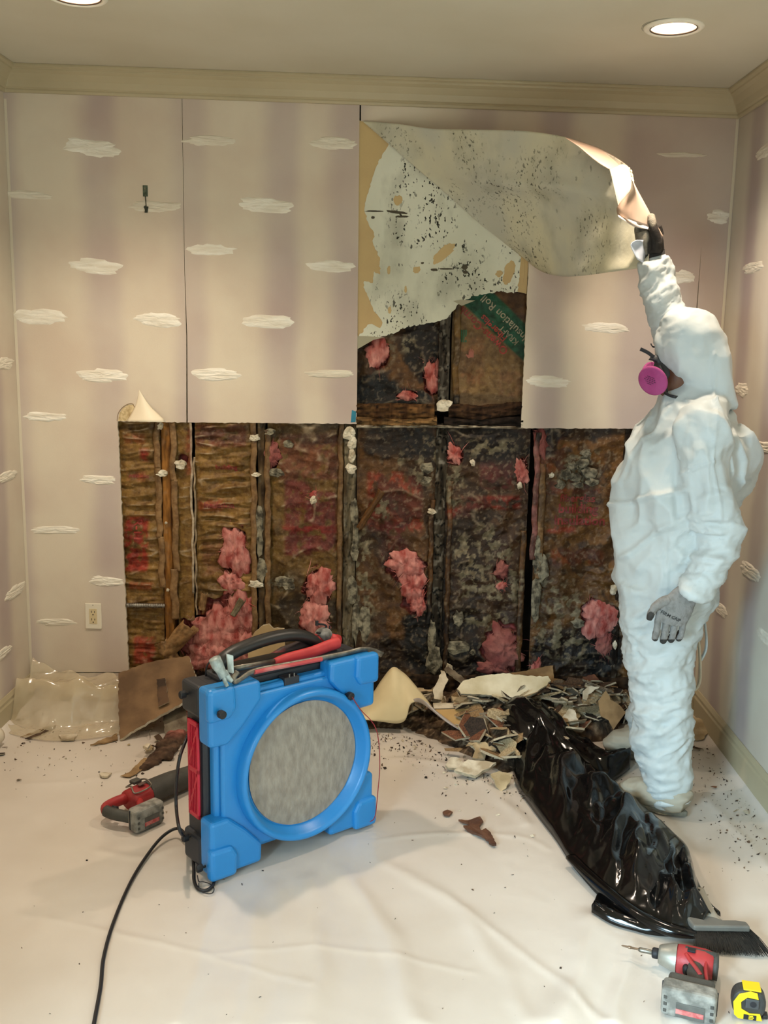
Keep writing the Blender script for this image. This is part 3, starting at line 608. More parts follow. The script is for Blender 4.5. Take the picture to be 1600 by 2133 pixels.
# rolled, torn kraft at the lower left, and torn kraft lips along the split
def curl(name, u, v, w_, L_, ang, seed, m=M_BATT, turns=.8, r=.03, base=KR, par=None, y=.02):
    c = onY(u, v); nu, nv = 26, 22; d = np.array([math.cos(ang), 0, math.sin(ang)]); e = np.array([-math.sin(ang), 0, math.cos(ang)])
    V = []; cs = []
    for i in range(nu):
        t = i/(nu-1)*2*math.pi*turns
        for j in range(nv):
            s = (j/(nv-1)-.5)*L_/470; rr = r*(1+.3*float(noise(t, s*12, seed))+.2*s*6)
            p = c+d*s+e*(rr*math.cos(t))*1.0+np.array([0, -1, 0])*(y+rr*math.sin(t))+d*.008*float(noise(t*2, s*20, seed+3.)); V.append(p)
            cs.append(np.clip(base*(1+.6*float(fbm(t*2, s*30, seed, 3))), .01, 1))
    return mk(name, V, gridf(nu, nv), m, par or wb, smooth=True, col=np.array(cs), solid=.0015)
curl('torn_kraft_curl', 372, 1330, 50, 84, math.radians(50), 2, base=PL*1.1, r=.035, turns=.7); curl('torn_kraft_curl', 355, 1358, 50, 60, math.radians(120), 5, base=PL, r=.026, turns=.6)
curl('torn_kraft_curl', 497, 1262, 50, 40, math.radians(60), 9, base=GRY, r=.014, turns=.6); curl('torn_kraft_curl', 772, 1060, 50, 90, math.radians(60), 12, base=K3, r=.014, turns=.5)
curl('torn_kraft_curl', 425, 1250, 50, 36, math.radians(80), 15, base=PL, r=.014, turns=.6)

# lettering printed on the kraft paper, laid on the crumpled surface
def text_mesh(s, bold=.0):
    cu = bpy.data.curves.new('lettering', 'FONT'); cu.body = s; cu.align_x = 'CENTER'; cu.align_y = 'CENTER'; cu.offset = bold; cu.resolution_u = 3
    o = bpy.data.objects.new('lettering', cu); COL.objects.link(o); V, N, Fc = evaluated(o); bpy.data.curves.remove(cu)
    bm = bmesh.new(); vs = [bm.verts.new(v) for v in V]
    for f in Fc:
        try: bm.faces.new([vs[i] for i in f])
        except ValueError: pass
    bmesh.ops.remove_doubles(bm, verts=bm.verts, dist=1e-5); bmesh.ops.triangulate(bm, faces=bm.faces)
    return bm
def text_arrays(s, bold=0., maxlen=None):
    bm = text_mesh(s, bold)
    if maxlen:
        for _ in range(3):
            e = [e for e in bm.edges if e.calc_length() > maxlen]
            if not e: break
            bmesh.ops.subdivide_edges(bm, edges=e, cuts=1); bmesh.ops.triangulate(bm, faces=bm.faces)
    bm.verts.ensure_lookup_table(); V = np.array([v.co[:] for v in bm.verts]); Fc = [tuple(v.index for v in f.verts) for f in bm.faces]; bm.verts.index_update()
    Fc = [tuple(v.index for v in f.verts) for f in bm.faces]; bm.free(); return V, Fc
def kraft_text(s, o, u, v, size, ang, m, bold=.03, shear=1.):
    V, Fc = text_arrays(s, bold, .12); c = onY(u, v); ca, sa = math.cos(ang), math.sin(ang)
    x = c[0]+(V[:, 0]*ca-V[:, 1]*sa*shear)*size; z = c[2]+(V[:, 0]*sa+V[:, 1]*ca*shear)*size
    return mk('printed_lettering', np.stack([x, surf_y(o, x, z)-.0022, z], -1), Fc, m, o)
M_INK = mat('red_ink', '8a2a24', .6, '5e2620', 30); M_INK2 = mat('bright_red_ink', 'a83a30', .6, '702a22', 40); M_CREAM = mat('cream_ink', 'a99f84', .6, '6f6a55', 50)
kraft_text('fiberglas', b5, 1205, 1040, .046, 0, M_INK, .02); kraft_text('building', b5, 1206, 1062, .055, 0, M_INK); kraft_text('insulation', b5, 1209, 1086, .057, 0, M_INK)
A1 = math.radians(138)
kraft_text('Owens-Corning', bu4, 1003, 683, .046, A1, M_INK2, .02); kraft_text('Fiberglas', bu4, 1030, 683, .040, A1, M_INK2, .02)
kraft_text('Insulation Roll', bu4, 1052, 662, .044, A1, M_CREAM, .01); kraft_text('KRAFT', bu4, 1062, 698, .034, A1, M_CREAM, .01)
kraft_text('FIBERGLAS', b0, 287, 994, .018, 0, M_INK, .02); kraft_text('R-11', b0, 284, 1106, .05, math.radians(-90), M_INK2); kraft_text('building', b1, 470, 975, .03, 0, M_INK); kraft_text('insulation', b1, 455, 1054, .034, 0, M_INK)
# small green hatch and red hand printed on the paper
for k in range(4):
    p = onY(958+k*4.6, 700); x = np.array([p[0]-.0035, p[0]+.0035]*2); z = np.array([p[2]-.026]*2+[p[2]+.026]*2)
    mk('printed_bar', np.stack([x, surf_y(bu4, x, z)-.003, z], -1), [(0, 1, 3, 2)], mat('green_ink', '2f5a3c', .6), bu4)
hand = [(0, 0), (-.5, -.2), (-1.1, .5), (-.9, .7), (-.5, .45), (-.5, 1.2), (-.42, 1.6), (-.3, 1.6), (-.22, 1.1), (-.15, 1.75), (0, 1.8), (.08, 1.15), (.18, 1.75), (.32, 1.7), (.34, 1.05), (.5, 1.5), (.62, 1.45), (.6, .7), (.6, 0)]
hx = np.array([p[0] for p in hand]); hz = np.array([p[1] for p in hand]); c = onY(982, 745); x = c[0]+hx*.020; z = c[2]+hz*.020
mk('printed_hand', np.stack([x, surf_y(bu4, x, z)-.004, z], -1), [tuple(range(len(x)))], mat('faded_red_ink', '9a5a48', .6), bu4)

# ---- the peeled sheet area: bare gypsum panel with its torn white face
def mould_mat(name, base, base2, speck=.55, tint='2b2a22', rough=.75):
    m = bpy.data.materials.new(name); m.use_nodes = True; nt = m.node_tree; N = nt.nodes; L = nt.links; b = N['Principled BSDF']; b.inputs['Roughness'].default_value = rough; b.inputs['Specular IOR Level'].default_value = .3
    tc = N.new('ShaderNodeTexCoord'); mp = N.new('ShaderNodeMapping'); mp.inputs['Scale'].default_value = (1, 1, .6); L.new(tc.outputs['Object'], mp.inputs[0])
    def nz(sc, det, a, b_):
        n = N.new('ShaderNodeTexNoise'); n.inputs['Scale'].default_value = sc; n.inputs['Detail'].default_value = det; L.new(mp.outputs[0], n.inputs['Vector'])
        r = N.new('ShaderNodeMapRange'); r.inputs[1].default_value = a; r.inputs[2].default_value = b_; L.new(n.outputs[0], r.inputs[0]); return r.outputs[0]
    def mul(a, b_, k=None):
        n = N.new('ShaderNodeMath'); n.operation = 'MULTIPLY'; L.new(a, n.inputs[0])
        if b_ is None: n.inputs[1].default_value = k
        else: L.new(b_, n.inputs[1])
        return n.outputs[0]
    def mixc(f, a, c):
        n = N.new('ShaderNodeMix'); n.data_type = 'RGBA'; L.new(f, n.inputs[0])
        if isinstance(a, str): n.inputs[6].default_value = (*lin(a), 1)
        else: L.new(a, n.inputs[6])
        n.inputs[7].default_value = (*lin(c), 1); return n.outputs[2]
    c = mixc(nz(3.2, 5, .4, .62), base, base2)
    c = mixc(mul(nz(9, 6, .5, .75), None, .45), c, '6d6a5c')
    c = mixc(mul(mul(nz(105, 4, .60, .63), nz(4.5, 4, .5, .6)), None, speck*1.6), c, tint)
    c = mixc(mul(mul(nz(42, 5, .65, .675), nz(3.1, 3, .46, .62)), None, speck), c, tint)
    L.new(c, b.inputs['Base Color']); n = N.new('ShaderNodeTexNoise'); n.inputs['Scale'].default_value = 60; n.inputs['Detail'].default_value = 6; L.new(tc.outputs['Object'], n.inputs['Vector'])
    bp = N.new('ShaderNodeBump'); bp.inputs['Strength'].default_value = .4; bp.inputs['Distance'].default_value = .003; L.new(n.outputs[0], bp.inputs['Height']); L.new(bp.outputs[0], b.inputs['Normal'])
    return m
M_WHITEM = mould_mat('mouldy_white_face', 'dcdccb', 'cfcfbc', 1.)
M_TAN = mat('tan_gypsum_paper', 'c9ae7c', .8, 'bea274', 5, bump=.15, bscale=150)
P_panel = [(748, 251), (830, 261), (900, 271), (1101, 275), (1101, 540), (1097, 612), (1070, 606), (1044, 603), (1017, 608), (987, 613), (956, 630), (945, 644), (930, 661), (904, 669), (851, 677), (807, 696), (777, 703), (745, 721)]
gp = wall_poly('gypsum_panel', P_panel, [M_TAN, M_EDGE], D+.0055, .011, wb, list(range(5, 17)), .003, 'bare tan gypsum panel with a ragged lower edge')
P_white = [(757, 254), (810, 300), (788, 336), (775, 375), (762, 419), (759, 438), (768, 467), (779, 484), (777, 506), (792, 537), (792, 572), (779, 565), (777, 589), (759, 585), (757, 598), (768, 620), (777, 642), (786, 655), (797, 672), (792, 683), (770, 675), (748, 699), (746, 722), (777, 705), (807, 699), (851, 680), (904, 672), (930, 664), (945, 647), (956, 633), (987, 616), (1017, 611), (1044, 606), (1070, 611), (1079, 607), (1083, 572), (1086, 535), (1040, 480), (900, 350)]
wall_poly('white_face_layer', P_white, [M_WHITEM, M_PLAST], D+.0035, .002, gp, list(range(1, 37)), .0045, 'torn off-white face with black mould specks', .008)
def patch(u, v, w_, h_, tl, m, seed, par, y=.0028): 
    o = putty(onY(u, v, D+y), (1, 0, 0), (0, 0, 1), (0, -1, 0), w_/470, h_/470, tl, m, par, seed, .0006); o.name = 'bare_paper_patch'; return o
M_DMARK = mat('dark_gouge', '4d4638', .9)
for i, (u, v, w_, h_, tl) in enumerate([(829, 417, 17, 18, 0), (923, 528, 52, 22, .75), (868, 562, 15, 12, .3), (810, 563, 6, 17, 0), (1061, 566, 20, 46, -.3), (1040, 570, 14, 12, .6), (845, 603, 5, 14, 0), (812, 646, 7, 14, 0), (1088, 560, 9, 60, 0), (860, 318, 0.1, .1, 0)][:9]): patch(u, v, w_, h_, tl, M_TAN, i+200, gp)
for i, (u, v, w_, h_, tl) in enumerate([(780, 440, 34, 3, 0), (826, 442, 40, 5, -.1), (838, 451, 26, 4, 0), (777, 453, 7, 5, 0), (905, 562, 14, 5, 0), (968, 556, 12, 10, .5), (970, 567, 10, 6, 0), (880, 548, 6, 4, 0), (930, 560, 30, 3, 0)]): o = patch(u, v, w_, h_, tl, M_DMARK, i+230, gp); o.name = 'dark_gouge'
# grey curl of paper along the torn edge
wall_poly('torn_paper_lip', [(744, 700), (762, 700), (800, 703), (778, 708), (745, 727)], [mat('grey_paper', 'a39d86', .8), M_EDGE], D+.002, .0015, gp)
wall_poly('torn_paper_lip', [(944, 627), (960, 624), (990, 626), (962, 637)], [MATS['grey_paper'], M_EDGE], D+.002, .0015, gp)
# ================================================================== plastic sheeting on the floor
def seg_d(x, y, a, b_):
    a, b_ = np.array(a), np.array(b_); d = b_-a; t = np.clip(((x-a[0])*d[0]+(y-a[1])*d[1])/(d@d), 0, 1)
    px, py = a[0]+d[0]*t, a[1]+d[1]*t; return np.hypot(x-px, y-py), t, np.sign((x-px)*d[1]-(y-py)*d[0])
FOLDS = []   # (pixel polyline points, width m, height m)
for P, wd, hh in [([(470, 1850), (420, 1960), (370, 2133)], .02, .006), ([(520, 1870), (525, 1990), (500, 2133)], .03, .008), ([(640, 1800), (655, 1960), (640, 2133)], .035, .012), ([(700, 1790), (800, 1950), (870, 2133)], .03, .009), ([(770, 1780), (960, 1900), (1100, 2133)], .022, .006),
                  ([(1240, 1890), (1220, 2000), (1160, 2133)], .035, .014), ([(1320, 1940), (1300, 2040), (1275, 2133)], .02, .009), ([(760, 1760), (900, 1740), (1080, 1745), (1130, 1770)], .012, .003), ([(760, 1585), (900, 1590), (1000, 1630), (1100, 1720)], .02, .006), ([(380, 1760), (300, 1790), (200, 1775)], .015, .003),
                  ([(250, 1470), (180, 1480), (90, 1500)], .03, .012), ([(240, 1440), (150, 1465), (80, 1498)], .03, .03), ([(0, 1640), (160, 1630), (330, 1600)], .02, .003), ([(900, 1850), (1100, 2000), (1250, 2133)], .012, .004), ([(560, 1830), (600, 1920), (590, 2133)], .03, .006), ([(1440, 1640), (1520, 1720), (1600, 1810)], .02, .005), ([(1480, 1990), (1540, 2050), (1600, 2100)], .02, .006), ([(1330, 1960), (1420, 2060), (1430, 2133)], .02, .008), ([(0, 1900), (300, 1960), (640, 2060)], .01, .002), ([(340, 2000), (700, 1980), (980, 2030)], .01, .002)]:
    W3 = [onZ(u, v)[:2] for u, v in P]
    FOLDS.append((spl(np.array(W3), 3), wd, hh))
def sheet_z(x, y):
    x = np.asarray(x, float); y = np.asarray(y, float)
    z = .002+.0035*(1+fbm(x*1.8, y*1.8, 1., 3))+.0012*ridge(x*7+.4*fbm(x*3, y*3, 2., 2), y*5, 5., 2)
    xw = x+.02*fbm(x*4, y*4, 8., 2); var = .75+.3*fbm(x*6, y*6, 3., 1)
    for PL_, wd, hh in FOLDS:
        d = np.full(np.shape(x), 9.); s = np.ones(np.shape(x)); L_ = len(PL_)-1; pos = np.zeros(np.shape(x))
        for q in range(L_):
            d2, t2, s2 = seg_d(xw, y, PL_[q], PL_[q+1]); k_ = d2 < d; d = np.where(k_, d2, d); s = np.where(k_, s2, s); pos = np.where(k_, (q+t2)/L_, pos)
        hh = hh*sst(0, .25, pos); z = z+hh*1.15*np.exp(-(d/(wd*1.25))**2)*var
    return z
nx, ny = 300, 520
xs = np.linspace(.004, W-.004, nx); ys = np.linspace(.6, D+.004, ny); X_, Y_ = np.meshgrid(xs, ys, indexing='ij')
Z_ = sheet_z(X_, Y_)
# run-up against the walls
Z_ += .030*np.exp(-(X_/.035)**2)*sst(0, .3, fbm(X_*0, Y_*3, 2., 2)+.3)+.02*np.exp(-((W-X_)/.03)**2)
def sheet_mat():
    m = mat('plastic_sheeting', 'cdc2b6', .28, 'd8cfc5', 1.6, bump=.10, bscale=35, coat=.45, coatr=.22, spec=.55, lo=.4, hi=.65)
    return m
M_SHEET = sheet_mat()
sh = mk('plastic_sheeting', np.stack([X_, Y_, Z_], -1).reshape(-1, 3), gridf(nx, ny), M_SHEET, smooth=True)
tag(sh, 'milky plastic sheeting spread over the whole floor', 'plastic sheet')
_gx, _gy, _gz = xs, ys, sheet_z(X_, Y_)
def FZ(x, y):
    i = min(max((x-_gx[0])/(_gx[1]-_gx[0]), 0), len(_gx)-1.001); j = min(max((y-_gy[0])/(_gy[1]-_gy[0]), 0), len(_gy)-1.001); a, b_ = int(i), int(j); f, g = i-a, j-b_
    return float((_gz[a, b_]*(1-f)+_gz[a+1, b_]*f)*(1-g)+(_gz[a, b_+1]*(1-f)+_gz[a+1, b_+1]*f)*g)
def fl(u, v, dz=0.):
    p = onZ(u, v, .006); return np.array([p[0], p[1], FZ(p[0], p[1])+dz])
def facet(s, t, n, m, seed, amp, warp=.35):
    """crumpled-film relief: piecewise flat triangles between random heights"""
    r = np.random.RandomState(seed); Hc = r.uniform(-1, 1, (n+2, m+2)); s = np.asarray(s, float); t = np.asarray(t, float)
    a = s*n+warp*fbm(s*3+seed, t*3, 1., 2)*1.6+.5; b_ = t*m+warp*fbm(s*3, t*3+seed, 7., 2)*1.6+.5
    a = np.clip(a, 0, n+.999); b_ = np.clip(b_, 0, m+.999); i = a.astype(int); j = b_.astype(int); fa, fb = a-i, b_-j
    h00, h10, h01, h11 = Hc[i, j], Hc[np.minimum(i+1, n+1), j], Hc[i, np.minimum(j+1, m+1)], Hc[np.minimum(i+1, n+1), np.minimum(j+1, m+1)]
    lo = h00+(h10-h00)*fa+(h01-h00)*fb; hi = h11+(h01-h11)*(1-fa)+(h10-h11)*(1-fb)
    return amp*np.where(fa+fb < 1, lo, hi)
# clear bunched sheeting in the left rear corner
M_CLEAR = mat('clear_plastic_film', 'e2d3b4', .16, 'cdbb98', 5, coat=.7, coatr=.08, spec=.7, alpha=.5, bump=.1, bscale=14)
nx, ny = 90, 60; s, t = np.meshgrid(np.linspace(0, 1, nx), np.linspace(0, 1, ny), indexing='ij')
xx = .02+.60*s; yy = D-.01-.40*t*(.9+.2*np.sin(s*4))
zz = .012+(.19-.09*s)*(1-t)**1.3*(1-.25*s)+facet(s, t, 6, 6, 5, .055)*(1-sst(.75, 1., t))*(1-.3*s)+.10*np.exp(-((t-.55+.25*s)/.10)**2)*(1-.6*s)+facet(s, t, 17, 15, 8, .010)
zz = np.maximum(zz-.03*sst(.85, 1., t), .012)
o = mk('bunched_film', np.stack([xx, yy, zz], -1).reshape(-1, 3), gridf(nx, ny, flip=True), M_CLEAR, smooth=True)
tag(o, 'clear plastic film bunched up in the left rear corner of the floor', 'plastic film')
o = MB().tube(spl([(.035, 3.80, .045), (.036, 3.5, .047), (.033, 3.2, .046), (.036, 2.9, .045)], 10), .038, 18).make('rolled_paper', mat('rolled_masking_paper', 'd9cdb8', .75, 'cdbfa6', 5, bump=.1), smooth=True)
tag(o, 'pale rolled sheet lying along the left baseboard', 'paper roll')

# ================================================================== the peeled sheet held up by the person
M_BACK = mould_mat('sheet_back_side', 'd0c9aa', 'b9b7a8', .5)
M_FRONT = mat('sheet_pink_front', 'cdb09c', .55, 'c7a892', 3, coat=.15)
fold_ = [(755, 252), (800, 290), (850, 335), (910, 386), (960, 430), (1010, 474), (1060, 513), (1101, 545)]
top_ = [(755, 252), (830, 258), (900, 268), (1000, 270), (1080, 272), (1130, 277), (1180, 286), (1212, 297), (1250, 312), (1285, 330), (1308, 346)]
bot_ = [(1101, 545), (1115, 557), (1135, 568), (1160, 574), (1185, 576), (1225, 573), (1262, 568), (1300, 563), (1335, 558), (1350, 556)]
end_ = [(1308, 346), (1318, 362), (1322, 385), (1330, 410), (1345, 440), (1352, 470), (1352, 500), (1352, 530), (1350, 556)]
def rs_(P, n):
    P = spl(P, 10); d = np.r_[0, np.cumsum(np.linalg.norm(np.diff(P, axis=0), axis=1))]; q = np.linspace(0, d[-1], n); return np.stack([np.interp(q, d, P[:, i]) for i in range(2)], 1)
ns, nt = 60, 90
Fo, En, To, Bo = rs_(fold_, ns), rs_(end_, ns), rs_(top_, nt), rs_(bot_, nt)
V = []; HY = 3.62
for i in range(ns):
    s = i/(ns-1)
    for j in range(nt):
        t = j/(nt-1)
        p = (1-t)*Fo[i]+t*En[i]+(1-s)*To[j]+s*Bo[j]-((1-s)*(1-t)*Fo[0]+s*(1-t)*Fo[-1]+(1-s)*t*En[0]+s*t*En[-1])
        lift = (D-HY)*(t**1.5)*(1-.25*(1-s))
        fold = .030*math.exp(-((s-.33-.12*t)/.07)**2)*math.sin(math.pi*min(1, t*1.15))-.03*math.exp(-((s-.62)/.2)**2)*math.sin(math.pi*t)
        roll = .05*math.sin(math.pi*t)*(1-math.exp(-t*10))
        Y = D-.006-lift-fold-roll-(.045*math.exp(-((1-s)/.08)**2)*math.sin(math.pi*t))
        V.append(onY(p[0], p[1], Y))
wt = thing('peeled_wallcovering', 'large stiff sheet peeled off the wall showing its mouldy grey back', 'wallcovering', (float(V[0][0]), D, 2.0))
o = mk('sheet', V, gridf(ns, nt), [M_BACK, M_FRONT], wt, smooth=True, world=True)
sm = o.modifiers.new('solid', 'SOLIDIFY'); sm.thickness = .002; sm.offset = 0; sm.material_offset = 1; sm.material_offset_rim = 1
# make sure the mouldy side faces the room
if o.data.polygons[ns*nt//3].normal.y > 0: o.data.flip_normals()
def lobe(name, A, B, YA, YB, bulge, m, n=24, k=8):
    """ruled curl between two pixel curves, at depths YA and YB, bulging to the camera"""
    A, B = rs_(A, n), rs_(B, n); V = []
    for i in range(n):
        for j in range(k):
            t = j/(k-1); p = A[i]*(1-t)+B[i]*t; V.append(onY(p[0], p[1], YA*(1-t)+YB*t-bulge*math.sin(math.pi*t)))
    return mk(name, V, gridf(n, k), m, wt, smooth=True, world=True, solid=.0018)
YE = HY+.17
lobe('curled_edge', [(1178, 286), (1215, 297), (1250, 310), (1285, 329), (1309, 347)], [(1178, 287), (1205, 305), (1225, 322), (1248, 340), (1270, 353)], HY+.24, HY+.12, .02, M_FRONT)
lobe('curled_edge', [(1270, 353), (1283, 348), (1293, 343), (1302, 344), (1310, 350)], [(1290, 440), (1291, 430), (1298, 420), (1308, 408), (1317, 384)], HY+.11, HY+.08, .0, M_BACK)
lobe('curled_edge', [(1316, 374), (1314, 395), (1303, 410), (1292, 422), (1285, 435), (1287, 448)], [(1317, 374), (1328, 396), (1340, 418), (1353, 442), (1358, 458), (1354, 474)], HY+.06, HY+.0, .03, M_FRONT)
lobe('curled_edge', [(1287, 448), (1300, 452), (1320, 459), (1352, 470)], [(1289, 452), (1305, 462), (1322, 472), (1350, 478)], HY+.05, HY+.02, .0, mat('sheet_front_shade', 'c9bfb6', .6))
lobe('curled_edge', [(1358, 452), (1368, 468), (1382, 492)], [(1352, 470), (1362, 486), (1376, 502)], HY+.01, HY+.02, .0, M_FRONT, 10, 4)
lobe('curled_edge', [(1327, 500), (1314, 508), (1318, 522), (1328, 540)], [(1345, 500), (1345, 512), (1345, 528), (1340, 548)], HY-.03, HY+.02, .0, mat('sheet_pale_lining', 'b9c0cc', .6), 10, 4)
# torn crumbs along the curled rim
mb = MB()
for i, (u, v) in enumerate([(1311, 352), (1315, 357), (1312, 362), (1317, 366), (1316, 372), (1319, 377)]): mb.sphere(onY(u, v, HY+.12), (.004, .004, .006), 6, 5)
mb.make('torn_rim', M_PLAST, wt, world=True)

# ================================================================== small things on the back wall
# outlet
p = onY(195, 1283, D); t = thing('wall_outlet', 'white duplex wall outlet low on the left of the rear wall', 'outlet', p, X=(1, 0, 0), Z=(0, 0, 1))
b = MB(); b.box((-.036, -.006, -.058), (.036, 0, .058)); b.make('cover_plate', mat('outlet_white', 'e6ddca', .4), t, bevel=.003)
b = MB(); b.box((-.017, -.0075, -.034), (.017, -.005, .034)); b.make('receptacle', mat('outlet_ivory', 'd6c39a', .45), t, bevel=.002)
b = MB()
for dz in (.017, -.017):
    b.box((-.008, -.0082, dz-.001), (-.0055, -.007, dz+.009)); b.box((.0055, -.0082, dz-.001), (.008, -.007, dz+.007)); b.lathe([(.003, -.008), (.0001, -.0081)], (0, -.0003, dz-.009), (0, 1, 0), 10)
b.make('slots', mat('outlet_black', '1b1712', .6), t)
MB().lathe([(.0035, -.0085), (.0001, -.0088)], (0, .0015, 0), (0, 1, 0), 12).make('plate_screw', mat('screw_steel', 'b5ad9a', .4, metal=.8), t)
MB().lathe([(.003, -.0075), (.0001, -.0078)], (0, .0012, .05), (0, 1, 0), 12).make('plate_screw', MATS['screw_steel'], t)
# picture hanger and its wire
p = onY(303, 402, D); t = thing('picture_hook', 'small metal picture hook with a hanging wire on the left wallboard', 'hook', p, X=(1, 0, 0), Z=(0, 0, 1))
b = MB(); b.box((-.010, -.003, -.014), (.010, 0, .030)); b.make('hook_plate', mat('hook_zinc', '6f7a68', .4, '39453b', 60, metal=.6), t, bevel=.001)
b = MB(); b.tube([(0, -.004, -.012), (.002, -.004, -.04), (.003, -.005, -.055)], .002, 6); b.obox((.004, -.005, -.066), (.006, 0, -.0), (0, .002, 0), (.002, 0, .012)); b.obox((-.002, -.004, -.058), (.003, 0, .003), (0, .002, 0), (-.002, 0, .006)); b.make('hanging_wire', mat('dark_wire', '3a3d33', .5, metal=.4), t)
b = MB(); b.tube([(0, -.003, .015), (0, -.008, .018)], .0025, 8); b.make('nail', MATS['screw_steel'], t)
# blue tape
p = onY(736, 867, D)
o = MB().prism([(-.010, -.026), (.010, -.024), (.012, .020), (-.006, .026)], (p[0], D-.0012, p[2]), (1, 0, 0), (0, 0, 1), (0, 1, 0), .0012).make('painters_tape', mat('blue_tape', '1d7391', .6, '2a86a0', 20)); tag(o, 'short strip of blue tape at the lower corner of the middle wallboard', 'tape')
# peeled paper tongue and pencilled arc at the cut corner
nu, nv = 12, 14; V = []
cor = [(290, 812), (312, 845), (340, 872), (345, 879)], [(290, 812), (284, 840), (270, 868), (262, 878)]
A, B = rs_(cor[0], nu), rs_(cor[1], nu)
for i in range(nu):
    for j in range(nv):
        t = j/(nv-1); q = A[i]*(1-t)+B[i]*t; V.append(onY(q[0], q[1], D-.001-.05*(i/(nu-1))**1.3*math.sin(math.pi*(.15+.85*t))))
o = mk('peeled_paper_tongue', V, gridf(nu, nv), mat('peeled_facing', 'efe2c8', .6), wb, smooth=True, solid=.001)
P = [onY(u, v, D-.0015) for u, v in spl([(244, 877), (246, 862), (254, 850), (266, 842), (276, 841), (280, 848)], 6)]
MB().tube(P, .0012, 5).make('torn_edge_line', mat('brown_crease', '8a6f48', .8), wb)
wall_poly('bare_paper_patch', [(246, 877), (248, 862), (256, 850), (267, 843), (278, 843), (282, 850), (270, 868), (262, 877)], [mat('crease_paper', 'd9c49a', .8, 'a98f62', 60), M_EDGE], D-.0006, .0006, wb)
# ================================================================== air scrubber
BO = np.array([1.108, 2.835, .012]); BX = np.array([.768, .641, 0]); BX /= np.linalg.norm(BX); BY = np.array([-BX[1], BX[0], 0])
t = thing('air_scrubber', 'bright blue air scrubber with a round grey filter standing on the plastic sheet', 'air scrubber', BO, X=BX, Z=(0, 0, 1))
M_BLUE = mat('blue_polyethylene', '1e80c8', .38, '2586cc', 3, bump=.06, bscale=120, coat=.12, coatr=.3)
M_BLK = mat('black_polyethylene', '23252b', .5, '2c2e34', 5, bump=.08, bscale=150)
M_RUB = mat('black_rubber', '15151a', .6)
x0, x1, z0, z1 = -.035, .575, .012, .600; xm, zm = (x0+x1)/2, (z0+z1)/2
CXr, CZr, RR = .305, .290, .228
# main blue shell: a ring-pierced plate built from sectors between the round opening and the outline, with its sides inset between the corner bumpers
def outline(inset, k=.13, cr=.02):
    i = inset; a, b_, c, d = x0, x1, z0, z1; ax, bx, cz, dz = a+i, b_-i, c+i, d-i
    return [(a, c), (a+k, c), (a+k+.02, cz), (b_-k-.02, cz), (b_-k, c), (b_, c), (b_, c+k), (bx, c+k+.02), (bx, d-k-.02), (b_, d-k), (b_, d), (b_-k, d), (b_-k-.02, dz), (a+k+.02, dz), (a+k, d), (a, d), (a, d-k), (ax, d-k-.02), (ax, c+k+.02), (a, c+k)]
def ring_plate(mb, OUT, yf, yb, rad, mi=0, n=64):
    OUT = np.array(OUT); A = []
    for j in range(n):
        th = 2*math.pi*j/n; d = np.array([math.cos(th), math.sin(th)]); best = 9
        for i in range(len(OUT)):
            p, q = OUT[i]-[CXr, CZr], OUT[(i+1) % len(OUT)]-[CXr, CZr]; e = q-p; den = d[0]*e[1]-d[1]*e[0]
            if abs(den) < 1e-9: continue
            r = (p[0]*e[1]-p[1]*e[0])/den; s = (p[0]*d[1]-p[1]*d[0])/den
            if r > 0 and -1e-9 <= s <= 1+1e-9: best = min(best, r)
        A.append(np.array([CXr, CZr])+d*best)
    V = []
    for j in range(n):
        th = 2*math.pi*j/n; inn = (CXr+rad*math.cos(th), CZr+rad*math.sin(th)); out = A[j]
        V += [(inn[0], yf, inn[1]), (out[0], yf, out[1]), (out[0], yb, out[1]), (inn[0], yb, inn[1])]
    Fc = []
    for j in range(n):
        a, b_ = j*4, ((j+1) % n)*4
        for k in range(4): Fc.append((a+k, b_+k, b_+(k+1) % 4, a+(k+1) % 4))
    mb.add(V, Fc, mi)
o2 = outline(.030)
th_out = sorted([math.atan2(z-CZr, x-CXr) for x, z in o2])
b = MB(); b.prism([(x, z) for x, z in outline(.030)], (0, .05, 0), (1, 0, 0), (0, 0, 1), (0, 1, 0), .075)
shell = b.make('front_shell', M_BLUE, t, bevel=.012, bseg=3)
b = MB(); q = outline(.042, .12); b.prism([(xm+(x-xm)*.985, zm+(z-zm)*.985) for x, z in q], (0, .018, 0), (1, 0, 0), (0, 0, 1), (0, 1, 0), .04); FRONT = b.make('front_face', M_BLUE, t, bevel=.010, bseg=3)
# corner bumpers: chamfered pad and a smaller outer block
for sx in (0, 1):
    for sz in (0, 1):
        fx = (lambda a: x0+a) if sx == 0 else (lambda a: x1-a); fz = (lambda a: z0+a) if sz == 0 else (lambda a: z1-a)
        P = [(fx(-.004), fz(-.002)), (fx(.175), fz(-.002)), (fx(.178), fz(.060)), (fx(.120), fz(.125)), (fx(.060), fz(.178)), (fx(-.004), fz(.176))]
        MB().prism(P, (0, -.008, 0), (1, 0, 0), (0, 0, 1), (0, 1, 0), .132).make('corner_bumper', M_BLUE, t, bevel=.013, bseg=3)
        P = [(fx(-.012), fz(-.008)), (fx(.080), fz(-.008)), (fx(.084), fz(.060)), (fx(.066), fz(.092)), (fx(-.012), fz(.094))]
        MB().prism(P, (0, -.022, 0), (1, 0, 0), (0, 0, 1), (0, 1, 0), .05).make('corner_block', M_BLUE, t, bevel=.014, bseg=3)
